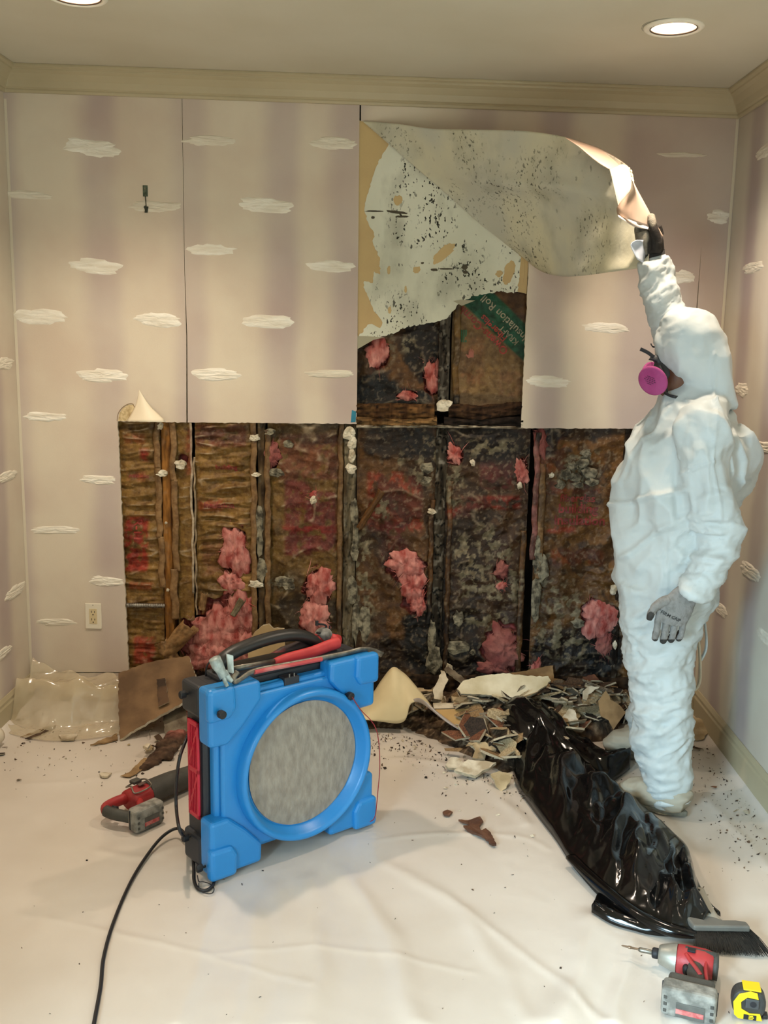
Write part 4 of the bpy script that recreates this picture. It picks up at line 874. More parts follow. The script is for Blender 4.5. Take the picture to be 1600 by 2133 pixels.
# round collar round the filter
c0 = (CXr, 0, CZr)
MB().lathe([(.247, .02), (.246, -.020), (.242, -.030), (.236, -.033), (.230, -.031), (.224, -.022), (.214, .004), (.206, .020), (.203, .024), (.190, .025)], c0, (0, 1, 0), 72).make('filter_collar', M_BLUE, t, smooth=True)
nr, na = 26, 96; V = [(CXr, .001, CZr)]
for i in range(1, nr):
    for j in range(na):
        r = .203*i/(nr-1); a = 2*math.pi*j/na; x, z = r*math.cos(a), r*math.sin(a); V.append((CXr+x, .010-.010*(1-(r/.203)**4)+.0026*float(fbm(x*28, z*10, 1., 3)), CZr+z))
Fc = [(0, 1+(j+1) % na, 1+j) for j in range(na)]+[(1+(i-1)*na+j, 1+(i-1)*na+(j+1) % na, 1+i*na+(j+1) % na, 1+i*na+j) for i in range(1, nr-1) for j in range(na)]
mk('filter_pad', V, Fc, mat('grey_filter_fleece', '8a8177', .95, 'a1988c', 30, bump=.9, bscale=70, stretch=(1.6, 1, .7), lo=.35, hi=.65), t, smooth=True)
# black rear housing
b = MB(); P = [(x0+.012, z0+.02), (x1-.012, z0+.02), (x1-.012, z1-.03), (x1-.03, z1-.006), (x0+.03, z1-.006), (x0+.012, z1-.03)]
b.prism(P, (0, .122, 0), (1, 0, 0), (0, 0, 1), (0, 1, 0), .135); b.make('rear_housing', M_BLK, t, bevel=.016, bseg=3)
for zc in (z0+.05, z1-.055):
    for xa, xb in ((x0-.002, x0+.05), (x1-.05, x1+.002)): MB().box((xa, .125, zc-.05), (xb, .26, zc+.05)).make('housing_corner', M_BLK, t, bevel=.012, bseg=3)
b = MB(); b.box((x0+.07, .128, z1-.02), (x1-.07, .24, z1+.012)); b.make('top_deck', M_BLK, t, bevel=.01)
# red outlet grille on the left flank
M_RED = mat('red_grille', 'c21f38', .4); gx = x0+.008
g = MB(); g.box((gx-.010, .135, .17), (gx-.002, .215, .185)); g.box((gx-.010, .135, .465), (gx-.002, .215, .48)); g.box((gx-.010, .135, .17), (gx-.002, .147, .48)); g.box((gx-.010, .203, .17), (gx-.002, .215, .48)); g.box((gx-.010, .135, .315), (gx-.002, .215, .332))
gr = g.make('exhaust_grille', M_RED, t, bevel=.002)
for zz0, zz1 in ((.185, .315), (.332, .465)):
    for k in range(4):
        yk = .157+k*.0125
        MB().obox((gx-.006, yk, (zz0+zz1)/2), (.003, 0, 0), (0, .0022, 0), (0, .0, (zz1-zz0)/2)).make('grille_bar', M_RED, gr)
    MB().obox((gx-.006, .175, (zz0+zz1)/2), (.0035, 0, 0), (0, .003, .004), (0, .030, -.055)).make('grille_bar', M_RED, gr)
MB().box((gx-.003, .14, .175), (gx+.004, .21, .475)).make('grille_opening', mat('grille_dark', '3a0a10', .8), t)
# handle
pts = spl([(.070, .185, z1-.01), (.062, .185, z1+.025), (.090, .185, z1+.055), (.16, .185, z1+.074), (.25, .185, z1+.084), (.33, .185, z1+.080), (.39, .185, z1+.060), (.43, .185, z1+.025), (.44, .185, z1-.01)], 6)
MB().tube(pts, [(.020, .032)]*len(pts), 14, ref=(0, 0, 1)).make('carry_handle', mat('handle_black', '1d1c1b', .42), t, smooth=True)
MB().box((.06, .150, z1-.01), (.46, .225, z1+.026)).make('handle_base', MATS['handle_black'], t, bevel=.01)
# latch knobs, feet
def knob(x, y, z, ax):
    b = MB(); b.lathe([(.0045, 0), (.0045, .010), (.0125, .012), (.013, .016), (.013, .028), (.010, .031), (.0001, .031)], (x, y, z), ax, 10); return b.make('latch_knob', M_RUB, t, bevel=.001)
knob(x0+.018, -.022, z1-.060, (0, -1, 0)); knob(x1-.115, -.008, z1-.112, (0, -1, 0)); knob(x0-.010, .03, z0+.035, (-1, 0, 0)); knob(x0+.0, .20, z1-.04, (-1, 0, 0)); knob(x0+.0, .20, z0+.085, (-1, 0, 0))
for x, y in ((x0+.045, .02), (x1-.045, .02), (x0+.045, .22), (x1-.045, .22)): MB().lathe([(.017, 0), (.020, -.012), (.018, -.0155), (.0001, -.0155)], (x, y, z0+.005), (0, 0, 1), 14).make('rubber_foot', M_RUB, t)
# catch on the top edge and the recess around it
MB().box((xm-.028, .04, z1-.050), (xm+.028, .118, z1-.022)).make('catch_recess', M_BLK, t, bevel=.004)
b = MB()
for dx in (-.009, .009): b.tube([(xm+dx, .045, z1-.012), (xm+dx, .045, z1-.035)], .0025, 6)
b.make('wire_catch', mat('catch_steel', '8a857c', .35, metal=.9), t)
# paint smears on top
b = MB(); P = [(.03, .02), (.20, .018), (.30, .03), (.22, .05), (.08, .06), (.02, .045)]
# red pull cord hanging on the right
c = [(x1-.115, -.040, z1-.112), (x1-.085, -.045, .44), (x1-.02, -.045, .36), (x1-.0, -.044, .24), (x1-.004, -.040, .12), (x1-.012, -.038, .045), (x1-.03, -.034, .030)]
MB().tube(spl(c, 6), .0016, 5).make('red_lanyard', mat('lanyard_red', '8c1f28', .6), t)
# small loop on the rear corner
a = np.linspace(-.3, math.pi+.3, 14); MB().tube([(.045+.022*math.cos(k), .20, z1+.012+.034*math.sin(k)) for k in a], .003, 6).make('cord_loop', M_RUB, t, smooth=True)
def ymap(y): return y if y < 0 else y*.5 if y < .125 else .0625+(y-.125)*.8
def squeeze(o):
    for c in o.children:
        for v in c.data.vertices: v.co.y = ymap(v.co.y)
        squeeze(c)
bpy.context.view_layer.update(); squeeze(t)
def BL(x, y, z): return BO+BX*x+BY*y+np.array([0, 0, z])

# ================================================================== tools on top of the scrubber
zt = z1+.012
def BV(v): return BX*v[0]+BY*v[1]+np.array([0, 0, v[2]])
M_STEEL = mat('worn_steel', '8e8a80', .4, '6e675c', 40, metal=.75, bump=.2)
M_SPLAT = mat('putty_smeared_steel', 'b9c6c6', .55, '77827f', 35, metal=.35, bump=.4)
M_TRED = mat('red_rubber_grip', 'c43a3a', .55, 'b02f30', 18)
# hammer: head at the left end, handle running right
def topP(u, v, y): return onP(u, v, BO+BY*y, BY)
hp = [topP(490, 1391, .045), topP(570, 1379, .05), topP(700, 1341, .07)]
o0 = hp[0]; hx = hp[2]-hp[0]; t = thing('claw_hammer', 'claw hammer with a red grip lying across the top of the blue scrubber', 'hammer', o0)
MB().tube([topP(482, 1394, .045), topP(575, 1377, .053)], [(.009, .006)]*2, 10).make('shaft', M_STEEL, t, world=True, smooth=True)
P = spl([topP(572, 1379, .052), topP(600, 1370, .055), topP(650, 1358, .06), topP(685, 1345, .065), topP(702, 1340, .068), topP(706, 1339, .068)], 6); n = len(P)
MB().tube(P, [(.010+.007*math.sin(math.pi*min(1, k/(n-1)*.9+.05))+.006*(k/(n-1)), .012+.002*(k/(n-1))) for k in range(n)], 12).make('grip', M_TRED, t, world=True, smooth=True)
P = [topP(447, 1372, .02), topP(453, 1385, .018), topP(461, 1399, .01), topP(468, 1411, .0)]
b = MB(); b.tube(P, [.018, .018, .014, .015], 14)
b.tube(spl([topP(465, 1404, .004), topP(468, 1418, -.006), topP(474, 1430, -.016)], 5), [(.012-.006*k/10, .006) for k in range(11)], 8)
b.tube(spl([topP(466, 1400, .006), topP(476, 1413, .0), topP(484, 1420, -.008)], 5), [(.012-.006*k/10, .005) for k in range(11)], 8)
b.make('claw_head', M_SPLAT, t, world=True, smooth=True)
# upright plate of the stripping tool next to it and the pry bar
t = thing('pry_bar', 'flat pry bar with a worn red sleeve along the top front edge of the scrubber', 'pry bar', topP(600, 1390, .02))
P = spl([topP(494, 1400, .012), topP(486, 1412, .006), topP(490, 1420, .0), topP(505, 1412, .006), topP(522, 1401, .012), topP(545, 1394, .016), topP(600, 1384, .02), topP(660, 1373, .025), topP(720, 1361, .03), topP(752, 1353, .03), topP(775, 1355, .03), topP(797, 1364, .03)], 6); n = len(P)
w_ = np.interp(np.arange(n), [0, 6, 14, n-14, n-1], [.009, .007, .006, .007, .0015])
MB().tube(P, [(w, .010) for w in w_], 8, ref=(0, 0, 1)).make('bar', M_STEEL, t, world=True, smooth=True)
P = [topP(528, 1399, .014), topP(560, 1392, .017), topP(620, 1381, .022), topP(668, 1372, .025)]
MB().tube(P, [(.0085, .0125)]*4, 8).make('red_sleeve', mat('worn_red_paint', 'b8484a', .6, 'd3a9a0', 7, lo=.5, hi=.7), t, world=True)
a, b_, c, d = topP(472, 1362, .03), topP(486, 1366, .02), topP(487, 1404, .01), topP(476, 1400, .02)
mb = MB(); V = [a, b_, c, d]; V += [v+BY*.004 for v in V]; mb.add(V, [(0, 1, 2, 3), (7, 6, 5, 4), (0, 4, 5, 1), (1, 5, 6, 2), (2, 6, 7, 3), (3, 7, 4, 0)]); mb.make('chisel_end', mat('bright_steel', 'd5dcda', .35, 'a9b4b2', 30, metal=.5), t, world=True)
# oscillating multi-tool behind the handle
t = thing('oscillating_tool', 'dusty grey and red oscillating tool lying behind the scrubber handle', 'power tool', BL(.30, .135, zt))
P = [topP(560, 1372, .135), topP(590, 1358, .135), topP(630, 1345, .135), topP(668, 1330, .13)]
MB().tube(P, [.012, .018, .020, .022], 12).make('body', mat('tool_red_black', '3a2a28', .6, 'a82b30', 8, lo=.45, hi=.55), t, world=True, smooth=True)
p = topP(674, 1322, .13)
MB().sphere(p, (.030, .030, .024), 14, 9).make('gear_head', mat('dusty_grey_plastic', '5c5953', .7, '94908a', 40), t, world=True, smooth=True)
MB().tube([topP(682, 1331, .12), topP(705, 1334, .12)], [.022, .019], 12).make('red_collar', M_TRED, t, world=True, smooth=True)
mb = MB(); mb.tube(spl([topP(672, 1312, .13), topP(680, 1306, .13), topP(675, 1301, .13), topP(664, 1300, .13)], 5), .0035, 7); mb.obox(topP(660, 1298, .13), BX*.004, BY*.004, (0, 0, .008)); mb.tube([topP(686, 1315, .13), topP(687, 1303, .13)], .003, 6); mb.tube([topP(660, 1318, .12), topP(700, 1322, .12)], .004, 6); mb.make('blade_clamp', M_RUB, t, world=True)
for (u, v, r) in [(628, 1405, .006), (575, 1426, .004)]:
    MB().sphere(topP(u, v, .047), (r, r, .0015), 8, 5).make('putty_spot', M_PUTTY, bpy.data.objects['air_scrubber'], world=True)

# ================================================================== power cord, cable tie
P = [onP(398, 1515, BL(x0+.03, .20, 0), BX), onP(386, 1545, BL(x0+.0, .19, 0), BX)]
for u, v in [(374, 1580), (368, 1625), (367, 1680)]:
    P.append(onP(u, v, BL(x0-.045, .14, 0), BX))
path = P+[onP(378, 1722, BL(x0-.07, .1, 0), BX)]
def C(u, v, dz=.006): p = fl(u, v); return p+np.array([0, 0, dz])
OFF = -BY*.034-BX*.026
path[-1] = path[-1]+OFF*.6
path += [C(u, v, dz)+OFF for u, v, dz in ((395, 1755, .03), (408, 1780, .018), (430, 1797, .01), (448, 1812, .007), (449, 1830, .007), (436, 1842, .007), (418, 1840, .007), (409, 1822, .007), (408, 1797, .014), (403, 1768, .028), (388, 1745, .040))]
path += [C(365, 1746, .032), C(335, 1760, .022), C(300, 1797, .010), C(268, 1850), C(235, 1930), C(216, 2000), C(210, 2060), C(197, 2133), C(185, 2200)]
o = MB().tube(spl(path, 10), .0052, 9, ref=(0, 1, 0)).make('power_cord', mat('cord_black', '17171a', .45), smooth=True); tag(o, 'black power cord looping on the floor beside the blue scrubber', 'cord')
P = [C(404+16*math.cos(a)+14, 1835+14*math.sin(a), .004) for a in np.linspace(.3, 2*math.pi+.3, 18)]
P = [C(u, v, .008)+OFF*.8 for u, v in [(415, 1816), (418, 1828), (427, 1829), (440, 1833), (449, 1842), (446, 1852), (434, 1853), (420, 1846), (418, 1832)]]
o = MB().tube(spl(P, 6), .0016, 6).make('wire_tie', M_RUB, smooth=True); tag(o, 'thin black twist tie on the cord loop near the scrubber foot', 'wire tie')
# ================================================================== the person in the white coverall
from mathutils.bvhtree import BVHTree
def lerp(a, b_, t): return a+(b_-a)*t
def remeshed(mb, voxel, smooth=2, f=.5):
    o = mb.make('tmp', M_PUTTY); r = o.modifiers.new('r', 'REMESH'); r.mode = 'VOXEL'; r.voxel_size = voxel
    s = o.modifiers.new('s', 'SMOOTH'); s.iterations = smooth; s.factor = f
    return evaluated(o)
def vnormals(V, Fc):
    me = bpy.data.meshes.new('t'); me.from_pydata(V.tolist(), [], Fc); me.update(); N = np.empty(len(V)*3); me.vertices.foreach_get('normal', N); bpy.data.meshes.remove(me); return N.reshape(-1, 3)
def conform(V2, bvh, direction=(0, 1, 0), off=.0008):
    d = Vector(direction).normalized(); out = []
    for p in V2:
        h, n, i, dist = bvh.ray_cast(Vector(p)-d*.3, d); out.append((np.array(h) if h is not None else np.array(p))-np.array(d)*off)
    return np.array(out)
PO = onZ(1400, 1690); YT = 3.52
person = thing('person', 'person in a white hooded coverall, respirator and grey gloves pulling the sheet off the wall', 'person', (PO[0], PO[1], 0))
def sections(S):
    """S rows: (v, uL, uR, half width in Y, Yc) -> path and radii"""
    P, R = [], []
    for v, a, b_, hy, yc in S:
        p, q = onY(a, v, yc), onY(b_, v, yc); P.append((p+q)/2); R.append((hy, np.linalg.norm(q-p)/2))
    return np.array(P), np.array(R)
mb = MB()
def body(S, n=22, ref=(0, 1, 0), k=3):
    P, R = sections(S); A = spl(np.hstack([P, R]), k); mb.tube(A[:, :3], A[:, 3:], n, ref=ref)
HOOD = [(649, 1428, 1476, .045, 3.50), (658, 1404, 1494, .075, 3.50), (680, 1378, 1507, .102, 3.50), (705, 1367, 1515, .115, 3.50), (730, 1370, 1520, .122, 3.50), (755, 1396, 1524, .122, 3.50), (780, 1415, 1527, .120, 3.50), (805, 1424, 1527, .122, 3.50), (835, 1424, 1530, .130, 3.51)]
TORSO = [(826, 1420, 1540, .14, 3.50), (850, 1376, 1545, .175, 3.51), (880, 1346, 1560, .212, 3.52), (910, 1327, 1573, .225, 3.52), (950, 1307, 1577, .235, 3.52), (1000, 1287, 1560, .238, 3.52), (1050, 1274, 1536, .235, 3.52), (1100, 1275, 1524, .232, 3.52), (1150, 1279, 1512, .230, 3.52), (1200, 1283, 1500, .226, 3.52), (1245, 1285, 1482, .215, 3.52), (1280, 1300, 1460, .17, 3.52)]
body(HOOD); body(TORSO, 26)
body([(1220, 1287, 1484, .12, 3.44), (1290, 1288, 1466, .118, 3.44), (1350, 1298, 1450, .112, 3.43), (1400, 1312, 1443, .105, 3.42), (1460, 1320, 1441, .100, 3.41), (1530, 1316, 1439, .098, 3.40), (1590, 1330, 1438, .092, 3.39), (1640, 1346, 1437, .086, 3.38), (1672, 1352, 1436, .080, 3.38)])
# far leg, mostly hidden
mb.tube(spl([onY(1395, 1230, 3.62), onY(1385, 1330, 3.66), onY(1370, 1430, 3.74), onY(1355, 1500, 3.82), onY(1345, 1548, 3.86)], 4), np.interp(np.arange(17), [0, 8, 16], [.125, .100, .080]), 18)
# hanging near arm
YA = 3.285
arm = [(onY(1476, 852, 3.42), .070), (onY(1464, 895, 3.33), .084), (onY(1462, 960, YA), .082), (onY(1472, 1030, YA), .078), (onY(1490, 1080, YA), .078), (onY(1503, 1112, YA), .074), (onY(1490, 1150, YA-.01), .066), (onY(1470, 1190, YA-.02), .060), (onY(1447, 1228, YA-.03), .062), (onY(1441, 1238, YA-.03), .058)]
A = spl(np.array([np.r_[p, r] for p, r in arm]), 4); mb.tube(A[:, :3], A[:, 3], 18)
mb.tube([onY(1515, 1095, YA), onY(1548, 1100, YA)], [.05, .012], 12)       # creased elbow of the sleeve
# raised far arm
YR = 3.66
arm2 = [(onY(1452, 860, 3.60), .085), (onY(1432, 790, 3.64), .080), (onY(1412, 722, YR), .074), (onY(1397, 670, YR), .069), (onY(1378, 610, YR), .064), (onY(1368, 570, YR), .062), (onY(1363, 541, YR), .050)]
A = spl(np.array([np.r_[p, r] for p, r in arm2]), 4); mb.tube(A[:, :3], A[:, 3], 18)
V, N, Fc = remeshed(mb, .0075, 3)
# folds: broad diagonal folds on the trunk, tight cross folds on legs and sleeves, then pressed-in seams
def creases(V, N):
    x, y, z = V.T; U = np.array([proj(p) for p in V]); u, v = U[:, 0], U[:, 1]
    leg = sst(1180, 1330, v); sleeve = np.maximum(ell(u, v, 1480, 1150, 90, 90, .4), ell(u, v, 1375, 620, 70, 110, .4))*(1-leg)
    tight = np.clip(leg+sleeve, 0, 1)
    wx = x+.05*fbm(x*3, y*3, z*3, 2); wz = z+.05*fbm(x*2.5+9, y*3, z*2.5, 2)
    a = ridge(wx*5+wz*2.2, y*4, wz*12-wx*4.5, 3, .55)-.45             # cross folds
    b_ = ridge(wx*5.0+wz*2.4+4, y*4, wz*1.7-wx*2.2+2, 2, .5)-.5           # long folds
    c = fbm(x*16, y*16, z*22, 3)
    d = tight*(.026*a+.0038*c)+(1-tight)*(.036*b_+.0022*c)
    hood = ell(u, v, 1450, 735, 100, 110, .4); d = d*(1-.55*hood)+hood*.006*ridge(x*9, y*9, z*14, 2)*sst(700, 640, v)
    for P, wd, hh in [([(1487, 735), (1488, 838), (1494, 960), (1502, 1090)], 2.6, .006), ([(1428, 833), (1488, 838)], 3, .006), ([(1489, 838), (1530, 900), (1560, 960), (1552, 1020)], 5, .010), ([(1489, 838), (1515, 910), (1530, 990), (1560, 1010)], 5, .008),
                      ([(1398, 850), (1330, 930), (1290, 1010)], 4, .006), ([(1494, 962), (1412, 988)], 3, .006), ([(1272, 1052), (1330, 1040), (1420, 1022)], 5, .012), ([(1300, 1160), (1360, 1110), (1435, 1075)], 6, .012), ([(1400, 1060), (1395, 1140), (1388, 1240)], 3, .004),
                      ([(1430, 870), (1408, 930), (1404, 1000), (1412, 1090)], 5, -.006), ([(1350, 850), (1310, 930)], 4, .005), ([(1512, 1085), (1552, 1102)], 5, .008), ([(1440, 1110), (1510, 1120)], 5, -.008), ([(1420, 1160), (1505, 1165)], 5, .009), ([(1415, 1190), (1500, 1195)], 5, -.007)]:
        dm = np.full(len(V), 1e9)
        for p, q in zip(P[:-1], P[1:]):
            dd, t, s = seg_d(u, v, p, q); dm = np.minimum(dm, dd)
        d = d+hh*np.exp(-(dm/wd)**2)*(N[:, 1] < .1)
    return V+N*d[:, None]
V = creases(V, N)
M_SUIT = mat('white_coverall_fabric', 'bfc5c4', .55, 'b6bcbb', 3, bump=.55, bscale=42, spec=.4)
nt = M_SUIT.node_tree; bp = [n for n in nt.nodes if n.type == 'BUMP'][0]; tc = [n for n in nt.nodes if n.type == 'TEX_COORD'][0]
def ridged(sc, stretch, dist, st, prev):
    n = nt.nodes.new('ShaderNodeTexNoise'); n.noise_type = 'RIDGED_MULTIFRACTAL'; n.inputs['Scale'].default_value = sc; n.inputs['Detail'].default_value = 3; n.inputs['Distortion'].default_value = .6; n.normalize = True
    mp = nt.nodes.new('ShaderNodeMapping'); mp.inputs['Scale'].default_value = stretch; mp.inputs['Rotation'].default_value = (.3, .5, .2); nt.links.new(tc.outputs['Object'], mp.inputs[0]); nt.links.new(mp.outputs[0], n.inputs['Vector'])
    b2 = nt.nodes.new('ShaderNodeBump'); b2.inputs['Strength'].default_value = st; b2.inputs['Distance'].default_value = dist; nt.links.new(n.outputs[0], b2.inputs['Height']); nt.links.new(prev, b2.inputs['Normal']); return b2.outputs[0]
bp.inputs['Strength'].default_value = .25
o1 = ridged(4.5, (1, 1, 1.6), .05, .7, bp.outputs[0]); o1 = ridged(11, (1, 1, 1.5), .012, .5, o1); nt.links.new(o1, nt.nodes['Principled BSDF'].inputs['Normal'])
suit = mk('coverall', V, Fc, M_SUIT, person, smooth=True, world=True)
# cuffs
mb = MB(); a, b_ = onY(1443, 1236, YA-.03), onY(1438, 1246, YA-.035); mb.tube([a, b_], [.060, .056], 20); cuffm = mb
def ruffle(c0, c1, r, seed, k=28):
    mb = MB(); V = []; d = c1-c0; L_ = np.linalg.norm(d); d = d/L_; e = np.cross(d, [0, 1, 0]); e /= np.linalg.norm(e); g = np.cross(d, e)
    for i in range(5):
        for j in range(k):
            a = 2*math.pi*j/k; rr = r*(1-.05*i)*(1+.10*float(noise(math.cos(a)*2+seed, math.sin(a)*2, i*.2))); V.append(c0+d*L_*i/4+e*rr*math.cos(a)+g*rr*math.sin(a)*.8)
    return mk('cuff', V, gridc(5, k), M_SUIT, person, smooth=True, world=True, solid=.003)
def gridc(m, k): return [(i*k+j, i*k+(j+1) % k, (i+1)*k+(j+1) % k, (i+1)*k+j) for i in range(m-1) for j in range(k)]
ruffle(onY(1450, 1222, YA-.025), onY(1439, 1242, YA-.035), .062, 1); ruffle(onY(1366, 556, YR), onY(1362, 536, YR), .050, 5)

# ---- head
hc = onY(1436, 758, 3.50); mb = MB()
mb.sphere(hc+np.array([0, 0, .012]), (.100, .076, .108), 24, 16)
mb.sphere(hc+np.array([-.045, 0, -.055]), (.052, .052, .058), 18, 12)       # jaw
mb.sphere(hc+np.array([-.075, 0, -.092]), (.022, .024, .020), 12, 8)        # chin
mb.tube([hc+np.array([-.088, 0, .012]), hc+np.array([-.112, 0, -.022]), hc+np.array([-.098, 0, -.030])], [.010, .015, .012], 10)   # nose
mb.tube([hc+np.array([-.078, -.035, .034]), hc+np.array([-.094, 0, .036]), hc+np.array([-.078, .035, .034])], [.010, .012, .010], 8) # brow
mb.tube([hc+np.array([.01, 0, -.06]), hc+np.array([.03, 0, -.17])], [.058, .062], 16)
V, N, Fc = remeshed(mb, .005, 3)
M_SKIN = mat('brown_skin', '6e4a35', .5, '5a3a29', 14, bump=.15, bscale=200, sss=.1)
mk('head', V, Fc, M_SKIN, person, smooth=True, world=True)
for s in (-1, 1):
    MB().sphere(hc+np.array([-.083, .030*s, .018]), .0115, 12, 8).make('eye', mat('eye_white', 'd9d2c6', .3), person, world=True, smooth=True)
    MB().sphere(hc+np.array([-.0925, .030*s, .018]), (.003, .0055, .0055), 10, 6).make('iris', mat('dark_iris', '1c120c', .2), person, world=True, smooth=True)
    MB().tube(spl([hc+np.array([.0, .074*s, .02]), hc+np.array([.018, .084*s, .022]), hc+np.array([.022, .084*s, -.01]), hc+np.array([.006, .074*s, -.028])], 4), .005, 7).make('ear', M_SKIN, person, world=True, smooth=True)
# ---- respirator
M_MASK = mat('black_mask_rubber', '26282c', .5, bump=.1)
mb = MB(); m0 = onY(1380, 778, 3.50)
mb.sphere(m0+np.array([.004, 0, .005]), (.040, .044, .050), 16, 10); mb.sphere(m0+np.array([-.024, 0, -.004]), (.022, .026, .030), 12, 8)
mb.tube([onY(1366, 752, 3.50), onY(1368, 740, 3.50)], [.026, .016], 12); mb.tube([onY(1362, 790, 3.43), onY(1362, 790, 3.57)], .026, 14)
V, N, Fc = remeshed(mb, .005, 3); rsp = mk('respirator', V, Fc, M_MASK, person, smooth=True, world=True)
for k, (c, nrm) in enumerate([(onY(1358, 795, 3.400), (-.60, -.70, -.36)), (onY(1352, 785, 3.585), (-.62, .78, -.05))]):
    nrm = np.array(nrm)/np.linalg.norm(nrm)
    fd = MB().lathe([(.0001, .0), (.030, .0005), (.046, -.001), (.0515, -.005), (.052, -.010), (.048, -.013), (.02, -.014), (.018, -.03), (.0001, -.03)], c, nrm, 40).make('filter_disc', mat('pink_filter_felt', '96346c', .85, '9f4277', 18, bump=.3, bscale=160), rsp, smooth=True, world=True)
c, nrm = onY(1358, 795, 3.400), np.array((-.60, -.70, -.36)); nrm /= np.linalg.norm(nrm); e = np.cross(nrm, [0, 0, 1.]); e /= np.linalg.norm(e); g = np.cross(e, nrm); g = g if g[2] > 0 else -g; e = e if e[0] > 0 else -e
mb = MB()
for r, (w_, dy) in enumerate([(.016, .012), (.022, .006), (.026, .0), (.018, -.006), (.010, -.012)]):
    for q in range(5):
        s = (q-2)/5*w_*1.6; o_ = c+nrm*.0012+e*(s-.006+dy*.4)+g*(dy-s*.35+.004); mb.obox(o_, e*w_*.10-g*w_*.035, nrm*.0003, g*.0016)
mb.make('printed_marks', mat('filter_print', '5a2346', .8), rsp, world=True, kind='stuff')
M_STRAP = mat('black_strap', '17171a', .6)
def band(P, w_, name='strap', m=M_STRAP, th=.0016, par=person, ref=(0, 0, 1)): return MB().tube(spl(P, 5), [(w_, th)]*(5*(len(P)-1)+1), 8, ref=ref).make(name, m, par, smooth=False, world=True)
band([onY(1334, 727, 3.47), onY(1343, 731, 3.47), onY(1352, 736, 3.47), onY(1362, 744, 3.47)], .006, par=rsp)
band([onY(1384, 818, 3.44), onY(1396, 824, 3.42), onY(1408, 827, 3.41), onY(1418, 827, 3.44)], .005, par=rsp); band([onY(1374, 762, 3.455), onY(1384, 785, 3.44), onY(1390, 818, 3.44)], .004, par=rsp, ref=(1, 0, 0))
band([onY(1356, 716, 3.58), onY(1360, 722, 3.57), onY(1368, 724, 3.55), onY(1372, 730, 3.5)], .003, par=rsp)

# ---- gloves
M_GLOVE = mat('grey_knit_glove', '7c7a76', .8, '6f6d69', 30, bump=.5, bscale=260)
M_GDARK = mat('dark_glove_coating', '34322f', .7, '4a4743', 20, bump=.3, bscale=160)
YH = YA-.045
h = lambda u, v, dy=0.: onY(u, v, YH+dy)
mb = MB()
mb.tube(spl([h(1436, 1228, .01), h(1426, 1243, .005), h(1414, 1262), h(1405, 1281), h(1399, 1297, .006)], 5), [(.020+.002*i/20, .034+.018*min(1, i/9)-.003*max(0, i-14)/6) for i in range(21)], 20, ref=(0, 1, 0))
for (u0, v0, u1, v1, u2, v2, r) in [(1371, 1292, 1368, 1314, 1364.5, 1330, .0122), (1388, 1298, 1385, 1322, 1381.5, 1335, .0128), (1405, 1302, 1402, 1322, 1398, 1333, .0122), (1422, 1302, 1420, 1320, 1414, 1331, .0112)]:
    mb.tube(spl([h(u0+5, v0-22), h(u0, v0), h(u1, v1, -.006), h(u2, v2, .010), h(u2+1, v2-8, .026), h(u2+3, v2-18, .03)], 4), [r*.92]*8+[r*.88]*6+[r*.84]*5+[r*.75]*2, 12)
mb.tube(spl([h(1392, 1250), h(1376, 1256, -.004), h(1364, 1266, -.008), h(1356, 1279, -.006), h(1352, 1291, -.002)], 4), [.018, .018, .018, .017, .016, .0155, .015, .0145, .014, .0135, .013, .013, .0125, .012, .0115, .010, .008][:17], 12)
V, N, Fc = remeshed(mb, .0022, 2); V = V+N*(.0010*fbm(V[:, 0]*60, V[:, 1]*60, V[:, 2]*60, 2))[:, None]
U = np.array([proj(p) for p in V]); 
dk = ((V[:, 1] > YH+.016) | ((ell(U[:, 0], U[:, 1], 1356, 1286, 9, 12, .3) > .5)) | (U[:, 1] > 1332)).astype(float)
col = np.array(lin('858380'))*(1-dk[:, None])+np.array(lin('3d3b38'))*dk[:, None]
glove = mk('glove', V, Fc, mat('glove_two_tone', 'ffffff', .8, 'dcdad7', 60, bump=.45, bscale=240, attr=True, spec=.25, lo=.3, hi=.55), person, smooth=True, world=True, col=col, label='grey knit glove on the hanging hand with printed name')
bv = BVHTree.FromPolygons([Vector(v) for v in V], Fc)
TV, TF = text_arrays('FIRM GRIP', .02, .15); c = h(1399.5, 1286.5, -.03); sz = .0155; aa = math.radians(-24); k = .00158
P = [c+np.array([1, 0, 0])*(x*math.cos(aa)-y*math.sin(aa))*sz+np.array([0, 0, 1])*(x*math.sin(aa)+y*math.cos(aa))*sz for x, y, _ in TV]
mk('printed_name', conform(P, bv, (0, 1, 0), .0008), TF, mat('glove_print', '1d1c1b', .7), glove, world=True)
mb = MB(); mb.tube([h(1447, 1214, .01), h(1430, 1238, .006)], [.034, .035], 18); mb.make('glove_cuff', M_GLOVE, glove, world=True, smooth=True)
